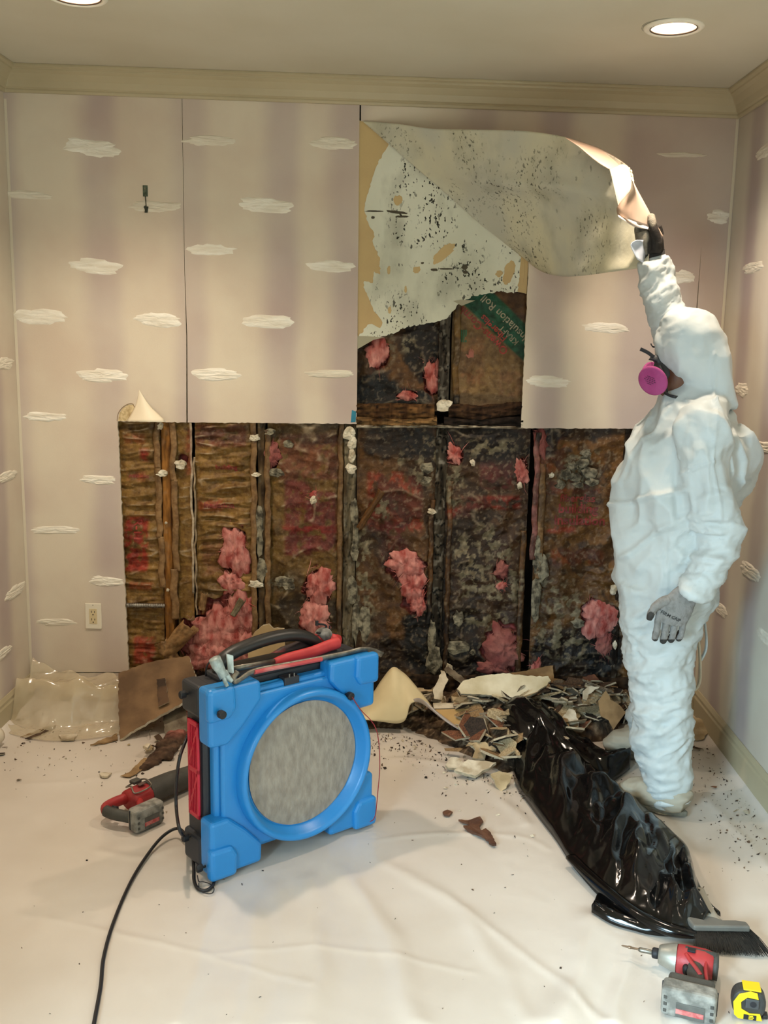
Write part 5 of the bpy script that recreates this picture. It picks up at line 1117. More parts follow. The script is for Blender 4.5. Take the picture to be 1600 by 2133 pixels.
# raised hand: palm with the thumb towards the camera, fingers closed behind the sheet
YG = HY+.015
g_ = lambda u, v, dy=0.: onY(u, v, YG+dy)
mb = MB()
mb.tube(spl([g_(1362, 545, .03), g_(1361, 530, .025), g_(1357, 512, .015), g_(1352, 495, .01), g_(1350, 482, .012)], 5), [(.026, .034+.010*min(1, i/10)) for i in range(21)], 18, ref=(0, 1, 0))
for (u0, v0, u1, v1, u2, v2, dy) in [(1330, 492, 1328, 476, 1334, 462, .03), (1341, 488, 1340, 470, 1344, 456, .034), (1356, 488, 1356, 468, 1357, 455, .036), (1370, 494, 1376, 486, 1372, 470, .032)]:
    mb.tube(spl([g_(u0+4, v0+16, .02), g_(u0, v0, .026), g_(u1, v1, dy), g_(u2, v2, dy-.006)], 4), [.0125]*5+[.0115]*4+[.0105]*4, 12)
mb.tube(spl([g_(1366, 524, -.008), g_(1369, 506, -.020), g_(1364, 484, -.028), g_(1359, 464, -.026), g_(1357, 454, -.022), g_(1357, 448, -.016)], 4), [.018]*5+[.016]*5+[.0145]*5+[.0135]*4+[.012, .010], 12)
mb.sphere(g_(1373, 503, 0), (.016, .022, .020), 12, 8)
V, N, Fc = remeshed(mb, .0030, 2)
U = np.array([proj(p) for p in V]); lt = np.maximum((1-sst(1346, 1350, U[:, 0]))*(V[:, 1] < YG+.03)*.75, ell(U[:, 0], U[:, 1], 1358, 455, 11, 16, .25))
lt = np.maximum(lt, ell(U[:, 0], U[:, 1], 1345, 494, 6, 12, .4)*1.2)
col = np.array(lin('2b2622'))*(1-lt[:, None])+np.array(lin('8a8274'))*lt[:, None]
mk('glove', V, Fc, MATS['glove_two_tone'], person, smooth=True, world=True, col=np.clip(col, 0, 1), label='dark coated glove on the raised hand')
MB().tube([g_(1363, 548, .035), g_(1361, 524, .022)], [(.030, .036), (.031, .040)], 18, ref=(0, 1, 0)).make('glove_cuff', mat('black_cuff_knit', '221f1d', .8, bump=.5, bscale=200), person, world=True, smooth=True)

# ---- boot covers
def boot(heel, toe, ztop, ank, seed, label=None):
    """heel and toe floor points; ank = ankle centre above"""
    d = toe-heel; L_ = np.linalg.norm(d); d = d/L_; mb = MB(); up = np.array([0, 0, 1.])
    st = [(-.02, .038, .040, .045), (.10, .046, .052, .052), (.35, .052, .058, .055), (.60, .046, .052, .052), (.82, .036, .040, .052), (.97, .026, .026, .042), (1.02, .020, .012, .022)]
    P = [heel+d*L_*s+up*(z+.012) for s, z, rz, rw in st]; A = spl(np.array([np.r_[p, rz, rw] for p, (s, z, rz, rw) in zip(P, st)]), 4)
    mb.tube(A[:, :3], A[:, 3:], 18, ref=(0, 0, 1)); mb.tube(spl([heel+d*L_*.28+up*.05, ank, ank+up*ztop], 4), [.062, .064, .066, .068, .07, .072, .074, .076, .078], 18)
    V, N, Fc = remeshed(mb, .0065, 2); V = V+N*(.009*(ridge(V[:, 0]*9+seed, V[:, 1]*9, V[:, 2]*20, 2)-.5))[:, None]; V[:, 2] = np.maximum(V[:, 2], .012)
    bt = mk('boot_cover', V, Fc, mat('boot_cover_fabric', 'a89f8d', .7, '9a917f', 8, bump=.4, bscale=50), person, smooth=True, world=True, label=label)
    w = np.cross(up, d); Pp = []
    for a in np.linspace(0, 2*math.pi, 28, endpoint=False):
        s = .5+.53*math.cos(a); wd = .045*(1-.25*abs(math.cos(a))**3)+.006*math.cos(a); Pp.append((s*L_, wd*math.sin(a)))
    mb = MB(); mb.prism(Pp, heel+up*.006, d, w, up, .018); mb.make('boot_sole', mat('grey_sole', '5f5d52', .8, '726f62', 30, bump=.4), bt, world=True, bevel=.004)
heel = onZ(1428, 1700, .012); toe = onZ(1290, 1660, .012); heel[2] = toe[2] = FZ(heel[0], heel[1])
boot(heel, toe, .05, onY(1388, 1668, 3.39), 1, 'pale boot cover on the near foot')
heel = onZ(1345, 1578, .012); toe = onZ(1262, 1568, .012); heel[2] = toe[2] = FZ(heel[0], heel[1])+.004
boot(heel, toe, .06, onY(1340, 1545, 3.86), 7, 'greyish boot cover on the far foot')
# loose strip of torn fabric hanging behind the thigh
band([onY(1462, 1268, 3.46), onY(1470, 1310, 3.48), (onY(1471, 1350, 3.50)), onY(1460, 1375, 3.5)], .009, 'loose_fabric_strip', M_SUIT, .004, person, ref=(0, 1, 0))
band([onY(1448, 1290, 3.47), onY(1456, 1340, 3.49), onY(1459, 1400, 3.50), onY(1456, 1425, 3.50), onY(1447, 1438, 3.5)], .008, 'loose_fabric_strip', mat('dusty_fabric', 'c8bca4', .8), .005, person, ref=(0, 1, 0))
# ================================================================== black plastic bag crumpled on the floor
def bag_mat():
    m = mat('black_bag_film', '060606', .15, '0c0b0b', 4, bump=.0, spec=.38); nt = m.node_tree
    tc = [n for n in nt.nodes if n.type == 'TEX_COORD'][0]; prev = None
    for sc, dist, st, dt in ((4.5, .012, .25, 1.0), (14, .004, .2, .8)):
        n = nt.nodes.new('ShaderNodeTexNoise'); n.noise_type = 'RIDGED_MULTIFRACTAL'; n.inputs['Scale'].default_value = sc; n.inputs['Detail'].default_value = 2; n.inputs['Distortion'].default_value = dt; n.normalize = True
        nt.links.new(tc.outputs['Object'], n.inputs['Vector']); b2 = nt.nodes.new('ShaderNodeBump'); b2.inputs['Strength'].default_value = st; b2.inputs['Distance'].default_value = dist; nt.links.new(n.outputs[0], b2.inputs['Height'])
        if prev is not None: nt.links.new(prev, b2.inputs['Normal'])
        prev = b2.outputs[0]
    nt.links.new(prev, nt.nodes['Principled BSDF'].inputs['Normal']); return m
M_BAG = bag_mat()
HP = [(760, 1530), (850, 1535), (930, 1575), (1000, 1600), (1055, 1625), (1120, 1600), (1200, 1560), (1290, 1545), (1360, 1560), (1440, 1540)]
hx_ = np.array([onZ(u, v)[0] for u, v in HP]); hy_ = np.array([onZ(u, v)[1] for u, v in HP])
bag = thing('garbage_bag', 'crumpled black plastic bag stretched along the floor in front of the person', 'plastic bag', (onZ(1250, 1760)[0], onZ(1250, 1760)[1], 0))
def GZB(x, y):
    f = float(np.interp(x, hx_, hy_)); return FZ(x, y)+(float(np.interp(y-f, [-.05, .02, .12, .3], [0, .012, .035, .07])) if y > f-.05 else 0.)
def bag_piece(name, A, B, n, k, hgt, seed, prof=None, edge=.006, zA=.008, zB=.012, amp=.03, parent=None, fn=9, fm=3):
    """film between two pixel curves on the floor, domed and creased"""
    A, B = rs_(A, n), rs_(B, n); V = []; S, Tt = np.meshgrid(np.linspace(0, 1, n), np.linspace(0, 1, k), indexing='ij')
    R1 = facet(S+.12*Tt, Tt, fn, fm, seed, 1.); R2 = facet(S, Tt+.1*S, fn*2+3, fm*2+1, seed+50, 1.)
    for i in range(n):
        a, b_ = onZ(A[i][0], A[i][1], zA), onZ(B[i][0], B[i][1], zB)
        hh = hgt if np.isscalar(hgt) else float(np.interp(i/(n-1), np.linspace(0, 1, len(hgt)), hgt))
        for j in range(k):
            t = j/(k-1); p = a+(b_-a)*t; e = min(1, 4.5*t, 4.5*(1-t))
            z = hh*math.sin(math.pi*t)**.55+e*(amp*(R1[i, j]*.75+.15)+amp*.22*R2[i, j])
            V.append((p[0], p[1], GZB(p[0], p[1])+edge+.002*e+max(z, 0)+zB*t))
    return mk(name, V, gridf(n, k), M_BAG, parent or bag, smooth=True, world=True, solid=.0015)
L1 = [(1092, 1560), (1072, 1590), (1075, 1640), (1110, 1690), (1160, 1755), (1200, 1815), (1265, 1885), (1340, 1925), (1400, 1948), (1455, 1958)]
R1 = [(1135, 1555), (1190, 1580), (1235, 1612), (1290, 1652), (1345, 1695), (1390, 1738), (1432, 1778), (1452, 1850), (1480, 1900), (1500, 1918)]
bag_piece('bag_body', L1, R1, 150, 44, [.055, .085, .085, .075, .085, .09, .07, .045], 3, amp=.056, fn=15, fm=4)
L2 = [(1028, 1530), (1050, 1552), (1085, 1580), (1130, 1590), (1180, 1602), (1225, 1620), (1264, 1636), (1312, 1604)]
R2 = [(1028, 1528), (1060, 1518), (1100, 1512), (1150, 1520), (1190, 1545), (1235, 1566), (1280, 1578), (1314, 1572)]
bag_piece('bag_arm', L2, R2, 90, 30, [.015, .075, .09, .06, .055, .05, .04], 9, amp=.036, fn=9, fm=4)
# open mouth at the near end: a lip of film standing off the floor
P = [(1232, 1902), (1246, 1866), (1262, 1860), (1300, 1880), (1345, 1902), (1400, 1935)]; Q = [(1232, 1908), (1262, 1922), (1310, 1934), (1360, 1948), (1405, 1952), (1440, 1955)]
bag_piece('bag_mouth', Q, P, 50, 16, [.004, .008, .01, .02, .02], 15, amp=.012)
bag_piece('bag_mouth_lip', [(1232, 1910), (1262, 1926), (1310, 1940), (1360, 1952), (1410, 1956), (1440, 1958)], [(1240, 1895), (1258, 1906), (1310, 1922), (1355, 1936), (1400, 1945), (1436, 1950)], 50, 12, [.02, .016, .014, .014, .01], 21, amp=.006)
# pointed flap standing up at the side and the long glossy hem fold
mb = MB(); a, b_, c, d = onZ(1385, 1835, .01), onZ(1432, 1775, .03), onZ(1452, 1860, .02), onZ(1424, 1764, .10)
n = 14; V = []
for i in range(n):
    for j in range(n):
        s, t = i/(n-1), j/(n-1); p = (a*(1-s)+c*s)*(1-t)+(onY(1424, 1764, float((a[1]+c[1])/2+.05)))*t; p = p+np.array([0, -1, .4])*.02*math.sin(math.pi*s)*(1-t)+np.array([0, 0, .012])*float(ridge(s*3, t*3, 4., 2)); V.append(p)
mk('bag_flap', V, gridf(n, n), M_BAG, bag, smooth=True, world=True, solid=.0015)
P = [onZ(u, v, .035) for u, v in ((1190, 1785), (1240, 1835), (1290, 1880), (1340, 1915), (1400, 1938), (1450, 1945))]
MB().tube(spl(P, 8), [(.010+.012*math.sin(math.pi*i/40), .020) for i in range(41)], 10).make('bag_hem_fold', M_BAG, bag, smooth=True, world=True)

# ================================================================== hand brush
BRo = onZ(1500, 1940, .0); t = thing('hand_brush', 'hand brush with black bristles and a grey handle end under the bag', 'brush', (BRo[0], BRo[1], FZ(BRo[0], BRo[1])))
M_GRYP = mat('grey_brush_plastic', '6e6a62', .45, '5d5a54', 9)
ba, bb = onZ(1452, 1938, .045), onZ(1562, 1938, .045); dx = (bb-ba)/np.linalg.norm(bb-ba); dy = np.array([-dx[1], dx[0], 0]); L_ = np.linalg.norm(bb-ba)
P = [(-.01, .0), (L_, -.004), (L_*.985, .022), (L_*.80, .030), (L_*.55, .030), (L_*.40, .048), (L_*.15, .055), (-.015, .045)]
MB().prism(P, ba-np.array([0, 0, .006]), dx, dy, (0, 0, 1), .020).make('brush_block', M_GRYP, t, world=True, bevel=.005)
P = [onZ(1455, 1852, .06), onZ(1466, 1880, .058), onZ(1478, 1905, .054), onZ(1490, 1922, .05)]
MB().tube(spl(P, 5), [(.007, .017+.008*i/15) for i in range(16)], 12, ref=(0, 0, 1)).make('brush_handle', mat('light_grey_plastic', '9a9284', .4), t, world=True, smooth=True)
c = onZ(1455, 1853, .0685); MB().lathe([(.0055, 0), (.0001, .0004)], c, (0, 0, 1), 14).make('hang_hole', mat('hole_black', '0c0b0a', .8), t, world=True)
rs = np.random.RandomState(5); mb = MB()
for i in range(46):
    for j in range(8):
        s = (i+rs.uniform(0, 1))/46; o = ba+dx*L_*s+dy*(.004+.003*j)+np.array([0, 0, .0]); sp = (s-.42)*.055
        e = o+dx*(sp+rs.normal()*.003)-dy*(.055+.01*rs.uniform()+.018*s+.002*j)-np.array([0, 0, .030+.003*rs.uniform()-.0018*j]); m_ = (o+e)/2-dy*.004+np.array([0, 0, .006]); w = .0011
        mb.add([o-dx*w, o+dx*w, m_+dx*w, m_-dx*w, e+dx*w*.6, e-dx*w*.6], [(0, 1, 2, 3), (3, 2, 4, 5)]); mb.add([o-np.array([0, 0, w]), o+np.array([0, 0, w]), m_+np.array([0, 0, w]), m_-np.array([0, 0, w]), e+np.array([0, 0, w])*.5, e-np.array([0, 0, w])*.5], [(0, 1, 2, 3), (3, 2, 4, 5)])
mb.make('bristles', mat('black_bristle', '1e1c19', .6, '2a2722', 30), t, world=True, kind='stuff')

# ================================================================== cordless tools
M_TR = mat('tool_red', 'a92b2c', .5, '963032', 20, bump=.1, bscale=200); M_TG = mat('tool_grey_black', '4a4842', .65, '3c3a35', 14, bump=.3, bscale=220)
M_DUSTY = mat('dusty_battery', '6c6962', .85, '97938a', 34, bump=.3, bscale=180, lo=.4, hi=.62); M_ALU = mat('cast_nose', 'a8a499', .4, '8f8b80', 20, metal=.5)
def frame_tool(name, label, cat, o, X, Zup=(0, 0, 1)): return thing(name, label, cat, o, X=X, Z=Zup)
def battery(t, cx, cy, w, h, d, M=M_DUSTY, nm='battery_pack'):
    """pack whose flat base faces -Y (towards the viewer); w along X, d along Y, h along Z"""
    b = MB(); b.box((cx-w/2, cy-d, .004), (cx+w/2, cy, h)); bt = b.make(nm, M, t, bevel=.011, bseg=3)
    b = MB(); b.box((cx-w/2-.002, cy-d*.35, .010), (cx+w/2+.002, cy-d*.25, h-.006)); b.make('pack_seam', M_RUB, bt, bevel=.002)
    b = MB(); b.box((cx-w*.22, cy-d-.0018, h*.14), (cx+w*.30, cy-d+.004, h*.62)); b.make('label_plate', mat('battery_label', '4c4a45', .6, '5e5b55', 30), bt, bevel=.001)
    b = MB(); b.box((cx-w*.22, cy-d-.0028, h*.26), (cx+w*.28, cy-d+.004, h*.42)); b.make('red_stripe', mat('label_red', 'a93a3c', .6, 'c07a74', 60), bt)
    for sx in (-1, 1):
        for k in range(3): MB().box((cx+sx*w*.42-.004, cy-d-.002, h*(.22+.22*k)), (cx+sx*w*.42+.004, cy-d+.004, h*(.32+.22*k))).make('base_notch', M_TG, bt, bevel=.001)
    return bt
# impact driver: nose axis along -X of its frame, handle towards the viewer
o = onZ(1440, 2036, .0); a, b_ = onZ(1385, 2008, .036), onZ(1482, 2030, .036); X = (b_-a)/np.linalg.norm(b_-a)
t = frame_tool('impact_driver', 'red and black cordless impact driver with a long bit lying below the brush', 'power tool', (o[0], o[1], FZ(o[0], o[1])), X)
zc = .040
MB().lathe([(.0001, -.046), (.030, -.046), (.036, -.036), (.038, -.010), (.038, .030), (.034, .050), (.026, .056), (.0001, .056)], (.0, 0, zc), (1, 0, 0), 28).make('motor_housing', M_TR, t, smooth=True)
b = MB(); b.tube([(-.02, 0, zc), (.058, 0, zc)], [(.0388, .016)]*2, 20); b.make('side_panel', M_TG, t, smooth=True)
MB().lathe([(.0001, .0), (.030, .0), (.034, .006), (.034, .014), (.0001, .016)], (.050, 0, zc), (1, 0, 0), 24).make('rear_cap', M_TG, t, smooth=True)
MB().lathe([(.037, .0), (.035, -.012), (.026, -.040), (.022, -.046), (.0001, -.046)], (-.040, 0, zc), (1, 0, 0), 28).make('hammer_case', M_ALU, t, smooth=True)
MB().lathe([(.0001, .0), (.013, 0), (.014, -.004), (.014, -.014), (.011, -.017), (.0001, -.017)], (-.086, 0, zc), (1, 0, 0), 20).make('chuck_collar', M_RUB, t, smooth=True)
MB().lathe([(.0055, 0), (.0065, -.004), (.0065, -.032), (.0045, -.036), (.0001, -.036)], (-.102, 0, zc), (1, 0, 0), 14).make('bit_holder', M_STEEL, t, smooth=True)
MB().lathe([(.0030, 0), (.0030, -.020), (.0040, -.022), (.0040, -.028), (.0030, -.030), (.0022, -.044), (.0001, -.048)], (-.136, 0, zc), (1, 0, 0), 10).make('screwdriver_bit', mat('bronze_bit', '7e6a58', .35, metal=.8), t, smooth=True)
P = spl([(.008, -.010, zc), (.012, -.050, zc), (.020, -.085, zc), (.018, -.112, zc)], 6)
MB().tube(P, [(.022, .026-.004*math.sin(math.pi*i/18)) for i in range(19)], 16, ref=(0, 0, 1)).make('grip', M_TG, t, smooth=True)
P = spl([(.034, -.026, zc+.006), (.036, -.060, zc+.004), (.040, -.090, zc+.002), (.044, -.112, zc)], 6); MB().tube(P, [(.020, .006)]*19, 10, ref=(0, 0, 1)).make('red_spine', M_TR, t, smooth=True)
P = spl([(-.016, -.018, zc+.030), (-.004, -.040, zc+.026), (.010, -.060, zc+.024), (.024, -.084, zc+.022)], 6); MB().tube(P, [(.003, .006)]*19, 8, ref=(0, 0, 1)).make('red_flank', M_TR, t, smooth=True)
MB().box((-.014, -.020, zc+.036), (.006, -.004, zc+.041)).make('selector', M_RUB, t, bevel=.001)
MB().tube([(-.014, -.030, zc), (-.012, -.050, zc)], [(.012, .009)]*2, 12, ref=(0, 0, 1)).make('trigger', M_RUB, t, smooth=True)
b = MB(); b.box((-.050, -.150, .010), (.062, -.112, .074)); b.make('battery_foot', M_TG, t, bevel=.009)
battery(t, .005, -.146, .130, .080, .055)
# reciprocating saw, front end hidden behind the scrubber
a, b_ = onZ(228, 1712, .045), onZ(392, 1640, .045); X = (b_-a)/np.linalg.norm(b_-a); o = onZ(300, 1685, 0)
t = frame_tool('reciprocating_saw', 'red and dark grey reciprocating saw lying left of the scrubber', 'power tool', (o[0], o[1], FZ(o[0], o[1])), X)
zc = .048
P = spl([(.012, 0, zc), (.05, 0, zc), (.11, 0, zc), (.17, .002, zc-.004), (.24, .002, zc-.006)], 6); MB().tube(P, [(.040+.004*math.sin(math.pi*i/24)-.006*(i/24), .046-.008*(i/24)) for i in range(25)], 18, ref=(0, 0, 1)).make('front_boot', M_TG, t, smooth=True)
P = spl([(-.062, -.002, zc), (-.03, 0, zc), (.0, 0, zc), (.03, 0, zc)], 5); MB().tube(P, [(.036+.003*math.sin(math.pi*i/15), .044) for i in range(16)], 18, ref=(0, 0, 1)).make('gear_housing', M_TR, t, smooth=True)
P = spl([(-.055, .022, zc), (-.10, .026, zc), (-.145, .018, zc), (-.160, -.004, zc)], 6); MB().tube(P, [(.019, .016)]*19, 12, ref=(0, 0, 1)).make('handle_bridge', M_TR, t, smooth=True)
P = spl([(-.160, -.002, zc), (-.155, -.035, zc-.002), (-.140, -.070, zc-.004), (-.125, -.100, zc-.006)], 6); MB().tube(P, [(.020, .018)]*19, 12, ref=(0, 0, 1)).make('rear_grip', M_TG, t, smooth=True)
P = spl([(-.045, -.034, zc), (-.062, -.060, zc), (-.085, -.082, zc), (-.120, -.098, zc)], 6); MB().tube(P, [(.017, .013)]*19, 12, ref=(0, 0, 1)).make('lower_bridge', M_TR, t, smooth=True)
MB().tube([(-.140, -.012, zc+.004), (-.134, -.030, zc+.004)], [(.011, .009)]*2, 10, ref=(0, 0, 1)).make('trigger', M_RUB, t, smooth=True)
P = [(-.058, -.03, zc+.034), (-.052, .0, zc+.048), (-.050, .030, zc+.036), (.0, .034, zc+.040), (.012, .002, zc+.052), (.006, -.034, zc+.040)]
MB().tube(spl(P, 5, closed=True), .0028, 7, closed=True).make('hanging_hook', M_STEEL, t, smooth=True)
MB().box((-.030, .012, zc+.040), (.004, .040, zc+.052)).make('shoe_lever', M_TG, t, bevel=.003)
MB().box((-.028, -.016, zc+.0455), (.0, .002, zc+.0475)).make('vent_panel', mat('vent_black', '241f1c', .8, '6a5048', 60), t)
battery(t, -.088, -.098, .118, .084, .050)

# ================================================================== tape measure
o = onZ(1552, 2118, 0); ax_ = onZ(1600, 2112, 0)-onZ(1520, 2100, 0); ax_ /= np.linalg.norm(ax_)
t = frame_tool('tape_measure', 'yellow and black tape measure in the lower right corner of the floor', 'tape measure', (o[0], o[1], FZ(o[0], o[1])), ax_)
P = []
for s in np.linspace(0, 2*math.pi, 30, endpoint=False):
    c, q = math.cos(s), math.sin(s); P.append((.040*math.copysign(abs(c)**.75, c)+.004, .040+.038*math.copysign(abs(q)**.8, q)))
MB().prism(P, (0, .022, .001), (1, 0, 0), (0, 0, 1), (0, -1, 0), .044).make('case', mat('tape_black_rubber', '2b2a27', .6, '3a3834', 30, bump=.3), t, bevel=.010, bseg=3)
b = MB(); P2 = [(-.030, .012), (-.034, .045), (-.022, .068), (.004, .079), (.020, .076), (.024, .060), (-.002, .062), (-.016, .048), (-.014, .030), (.006, .020), (.030, .022), (.036, .004), (-.02, .003)]
b.prism(P2, (0, -.0225, .002), (1, 0, 0), (0, 0, 1), (0, -1, 0), .003); b.make('yellow_band', mat('tape_yellow', 'e8c40f', .45), t, bevel=.001)
MB().box((-.012, -.019, .0782), (.030, .019, .0815)).make('yellow_top', MATS['tape_yellow'], t, bevel=.003)
MB().box((-.006, -.0275, .036), (.026, -.022, .062)).make('brake_button', mat('tape_label', '3c3d3e', .5), t, bevel=.004)
MB().lathe([(.008, 0), (.0001, .0004)], (.012, -.0278, .049), (0, -1, 0), 16).make('button_ring', M_RUB, t)
b = MB(); b.box((-.008, -.0262, .006), (.022, -.025, .019)); b.make('badge', M_RUB, t)
b = MB()
for k, w in enumerate((.010, .012, .010)): b.box((.004, -.0268, .0075+.004*k), (.004+w, -.0262, .0098+.004*k))
b.make('badge_bar', MATS['tape_yellow'], t, kind='stuff')
MB().box((.040, -.010, .002), (.052, .010, .012)).make('blade_hook', mat('hook_tip', '22201d', .4), t, bevel=.002)
# ================================================================== rubble
rsd = np.random.RandomState(21)
M_R = {k: mat(n, a, .85, b_, sc, bump=.5, bscale=90, lo=.4, hi=.6) for k, (n, a, b_, sc) in dict(
    white=('rubble_white', 'd3c8b2', 'a8977c', 16), cream=('rubble_cream', 'bfa985', '97825f', 12), tan=('rubble_tan', '9c7f58', '7c6140', 12), grey=('rubble_grey', '7d7260', '56493a', 16),
    brown=('rubble_brown', '5e452f', '38281b', 14), rust=('rubble_rust', '8a5738', '5d3826', 14), dark=('rubble_dark', '3b2c20', '1f1610', 14)).items()}
M_CORE = mat('rubble_core', 'c7bba2', .9, '9c8e74', 50, bump=.4)
# heap profile: highest by the wall, thinning to the front
def heap(x, y):
    x = np.asarray(x, float); y = np.asarray(y, float)
    f = np.interp(x, hx_, hy_); s = np.clip((y-f)/(D+.02-f), 0, 1)
    top = np.interp(x, [.45, .9, 1.3, 1.6, 1.85, 2.0, 2.3, 2.6, 2.8, 2.93], [.03, .09, .10, .06, .07, .14, .17, .12, .05, .02])
    return top*s**.8*(1+.35*fbm(x*5, y*5, 3., 3))
nx, ny = 230, 90; xs = np.linspace(.95, 2.90, nx); ys = np.linspace(3.45, D-.002, ny); X_, Y_ = np.meshgrid(xs, ys, indexing='ij')
Zh = heap(X_, Y_); fzz = sheet_z(X_, Y_)
cr = .03*ridge(X_*11, Y_*11, 3., 3)+.012*fbm(X_*45, Y_*45, 5., 3)
m = sst(.005, .05, Zh); Zf = fzz-.006+(Zh+cr*.8)*m
n1 = fbm(X_*18, Y_*18, 2., 4)[..., None]; n2 = fbm(X_*60, Y_*60, 9., 3)[..., None]
col = np.array(lin('5b4733'))*(1+.8*n1)+np.array(lin('a8957a'))*np.clip(n2*1.6-.25, 0, .6)
o = mk('rubble_crumbs', np.stack([X_, Y_, Zf], -1).reshape(-1, 3), gridf(nx, ny), mat('rubble_bed', 'ffffff', .95, '9a8c7c', 40, attr=True, bump=1., bscale=120), smooth=True, col=np.clip(col.reshape(-1, 3), .01, 1))
tag(o, 'bed of crumbled plaster and wood dust under the rubble along the wall', 'rubble', kind='stuff')
def GZ(x, y): return max(FZ(x, y), float(heap(x, y))+FZ(x, y) if y > np.interp(x, hx_, hy_) else 0)
def shard_mesh(seed, kind):
    rs = np.random.RandomState(seed); n = rs.randint(5, 9); el = rs.uniform(.35, .9) if kind != 'splinter' else rs.uniform(.06, .13)
    a = np.sort(rs.uniform(0, 2*math.pi, n)); a = np.linspace(0, 2*math.pi, n, endpoint=False)+rs.uniform(-.35, .35, n); r = rs.uniform(.55, 1., n)
    P = np.stack([r*np.cos(a), r*np.sin(a)*el], 1); th = .10 if kind != 'paper' else .012
    if kind == 'splinter': th = .07
    mb = MB(); m_ = len(P); V = []; 
    for lvl, (s, z) in enumerate(((1., 0.), (.97+.0*s if False else .98, th))):
        for p in P: V.append((p[0]*s+rs.normal()*.015*lvl, p[1]*s+rs.normal()*.015*lvl, z+(rs.normal()*.012 if kind != 'paper' else .16*p[0]**2+.10*p[1]-(.0))-(0 if lvl or kind != 'paper' else 0)))
    Fc = [tuple(range(m_))[::-1], tuple(range(m_, 2*m_))]+[(i, (i+1) % m_, (i+1) % m_+m_, i+m_) for i in range(m_)]
    me = bpy.data.meshes.new('shard'); me.from_pydata(V, [], Fc); me.update(); return me
KINDS = [('board', M_R['white']), ('board', M_R['cream']), ('board', M_R['tan']), ('board', M_R['grey']), ('board', M_R['brown']), ('board', M_R['rust']), ('paper', M_R['tan']), ('paper', M_R['cream']), ('splinter', M_R['brown']), ('splinter', M_R['cream']), ('board', M_R['dark']), ('splinter', M_R['grey'])]
LIB = []
for i in range(36):
    k, m_ = KINDS[i % 12]; me = shard_mesh(i+100, k); me.materials.append(m_); me.materials.append(M_CORE if k == 'board' else m_)
    if k == 'board':
        for p in me.polygons[2:]: p.material_index = 1
    LIB.append((k, me))
def put(me, name, loc, sc, rot, label, cat, group):
    o = bpy.data.objects.new(name, me); COL.objects.link(o); o.location = loc; o.scale = (sc,)*3; o.rotation_euler = rot; tag(o, label, cat, group); return o
cnt = 0
for i in range(400):
    x = rsd.uniform(1.30, 2.74); f = float(np.interp(x, hx_, hy_)); s = rsd.beta(1.3, 1.1); y = f+(D-.03-f)*s
    k, me = LIB[rsd.randint(36)]; sc = rsd.uniform(.03, .09)*(1.5 if k == 'splinter' else 1); z = FZ(x, y)+float(heap(x, y))+.014
    if x > 2.44 and 3.70 < y < 4.02: continue
    if y+sc > D-.01: y = D-.012-sc
    if 1.36 < x < 1.86 and y < 4.10: continue
    if 1.36 < x < 2.25 and y > 4.10 and i % 2: continue
    cn = {v.name: k_ for k_, v in M_R.items()}[me.materials[0].name]; cn = {'white': 'dirty white', 'cream': 'cream', 'tan': 'tan', 'grey': 'grey', 'brown': 'brown', 'rust': 'rust coloured', 'dark': 'blackened'}[cn]
    zx = 'by the curled sheet' if x < 1.6 else 'below the stud bays' if x < 2.0 else 'behind the bag' if x < 2.4 else 'beside the trouser legs'
    zy = 'at the front edge' if s < .33 else 'in the middle' if s < .68 else 'on the wall side'
    kn = {'board': 'drywall shard', 'paper': 'curled paper scrap', 'splinter': 'wood splinter'}[k]
    put(me, {'board': 'drywall_shard', 'paper': 'paper_scrap', 'splinter': 'wood_splinter'}[k], (x, y, z+sc*.18), sc, (rsd.normal()*.38+.25, rsd.normal()*.35, rsd.uniform(0, 6.28)),
        f'{cn} {kn} {zy} of the heap {zx}', {'board': 'debris', 'paper': 'paper scrap', 'splinter': 'wood splinter'}[k],
        f'{cn} {kn}s {zy} of the heap {zx}')
# behind the scrubber and along the left
for i in range(34):
    x = rsd.uniform(.62, 1.32); y = rsd.uniform(3.75, 4.22); k, me = LIB[rsd.randint(36)]; sc = rsd.uniform(.02, .05)
    put(me, 'floor_shard', (x, y, FZ(x, y)+float(heap(x, y))+.012+sc*.15), sc, (rsd.normal()*.3, rsd.normal()*.3, rsd.uniform(0, 6.28)), 'small broken shard on the floor behind the scrubber', 'debris', 'shards behind the scrubber')
# single recognisable pieces, each from its own outline on a tilted plane
def piece(name, px, z, tilt, m, th, label, cat='debris', yaw=0., ragged=.003, edge=None, curl=0., parent=None):
    """px outline projected on a plane through its centre, at height z, tilted towards the camera"""
    cu, cv = np.mean([p[0] for p in px]), np.mean([p[1] for p in px]); o_ = onZ(cu, cv, z); n = np.array([math.sin(yaw)*math.sin(tilt), -math.cos(yaw)*math.sin(tilt), math.cos(tilt)])
    X = np.cross([0, 1., 0] if abs(n[1]) < .9 else [0, 0, 1.], n); X /= np.linalg.norm(X); X = X if X[0] > 0 else -X; Y = np.cross(n, X)
    P = [((onP(u, v, o_, n)-o_)@X, (onP(u, v, o_, n)-o_)@Y) for u, v in px]; P = torn(P, ragged, .012, cu, list(range(len(P)))) if ragged else P
    b = MB(); b.prism(P, o_-n*th, X, Y, n, th); b.m = [0, 0]+[1]*(len(b.f)-2)
    o2 = mk(name, np.vstack(b.v), b.f, [m, edge or M_CORE], parent, mi=b.m, world=parent is not None)
    if parent is None: tag(o2, label, cat)
    elif label: o2['label'] = label
    return o2
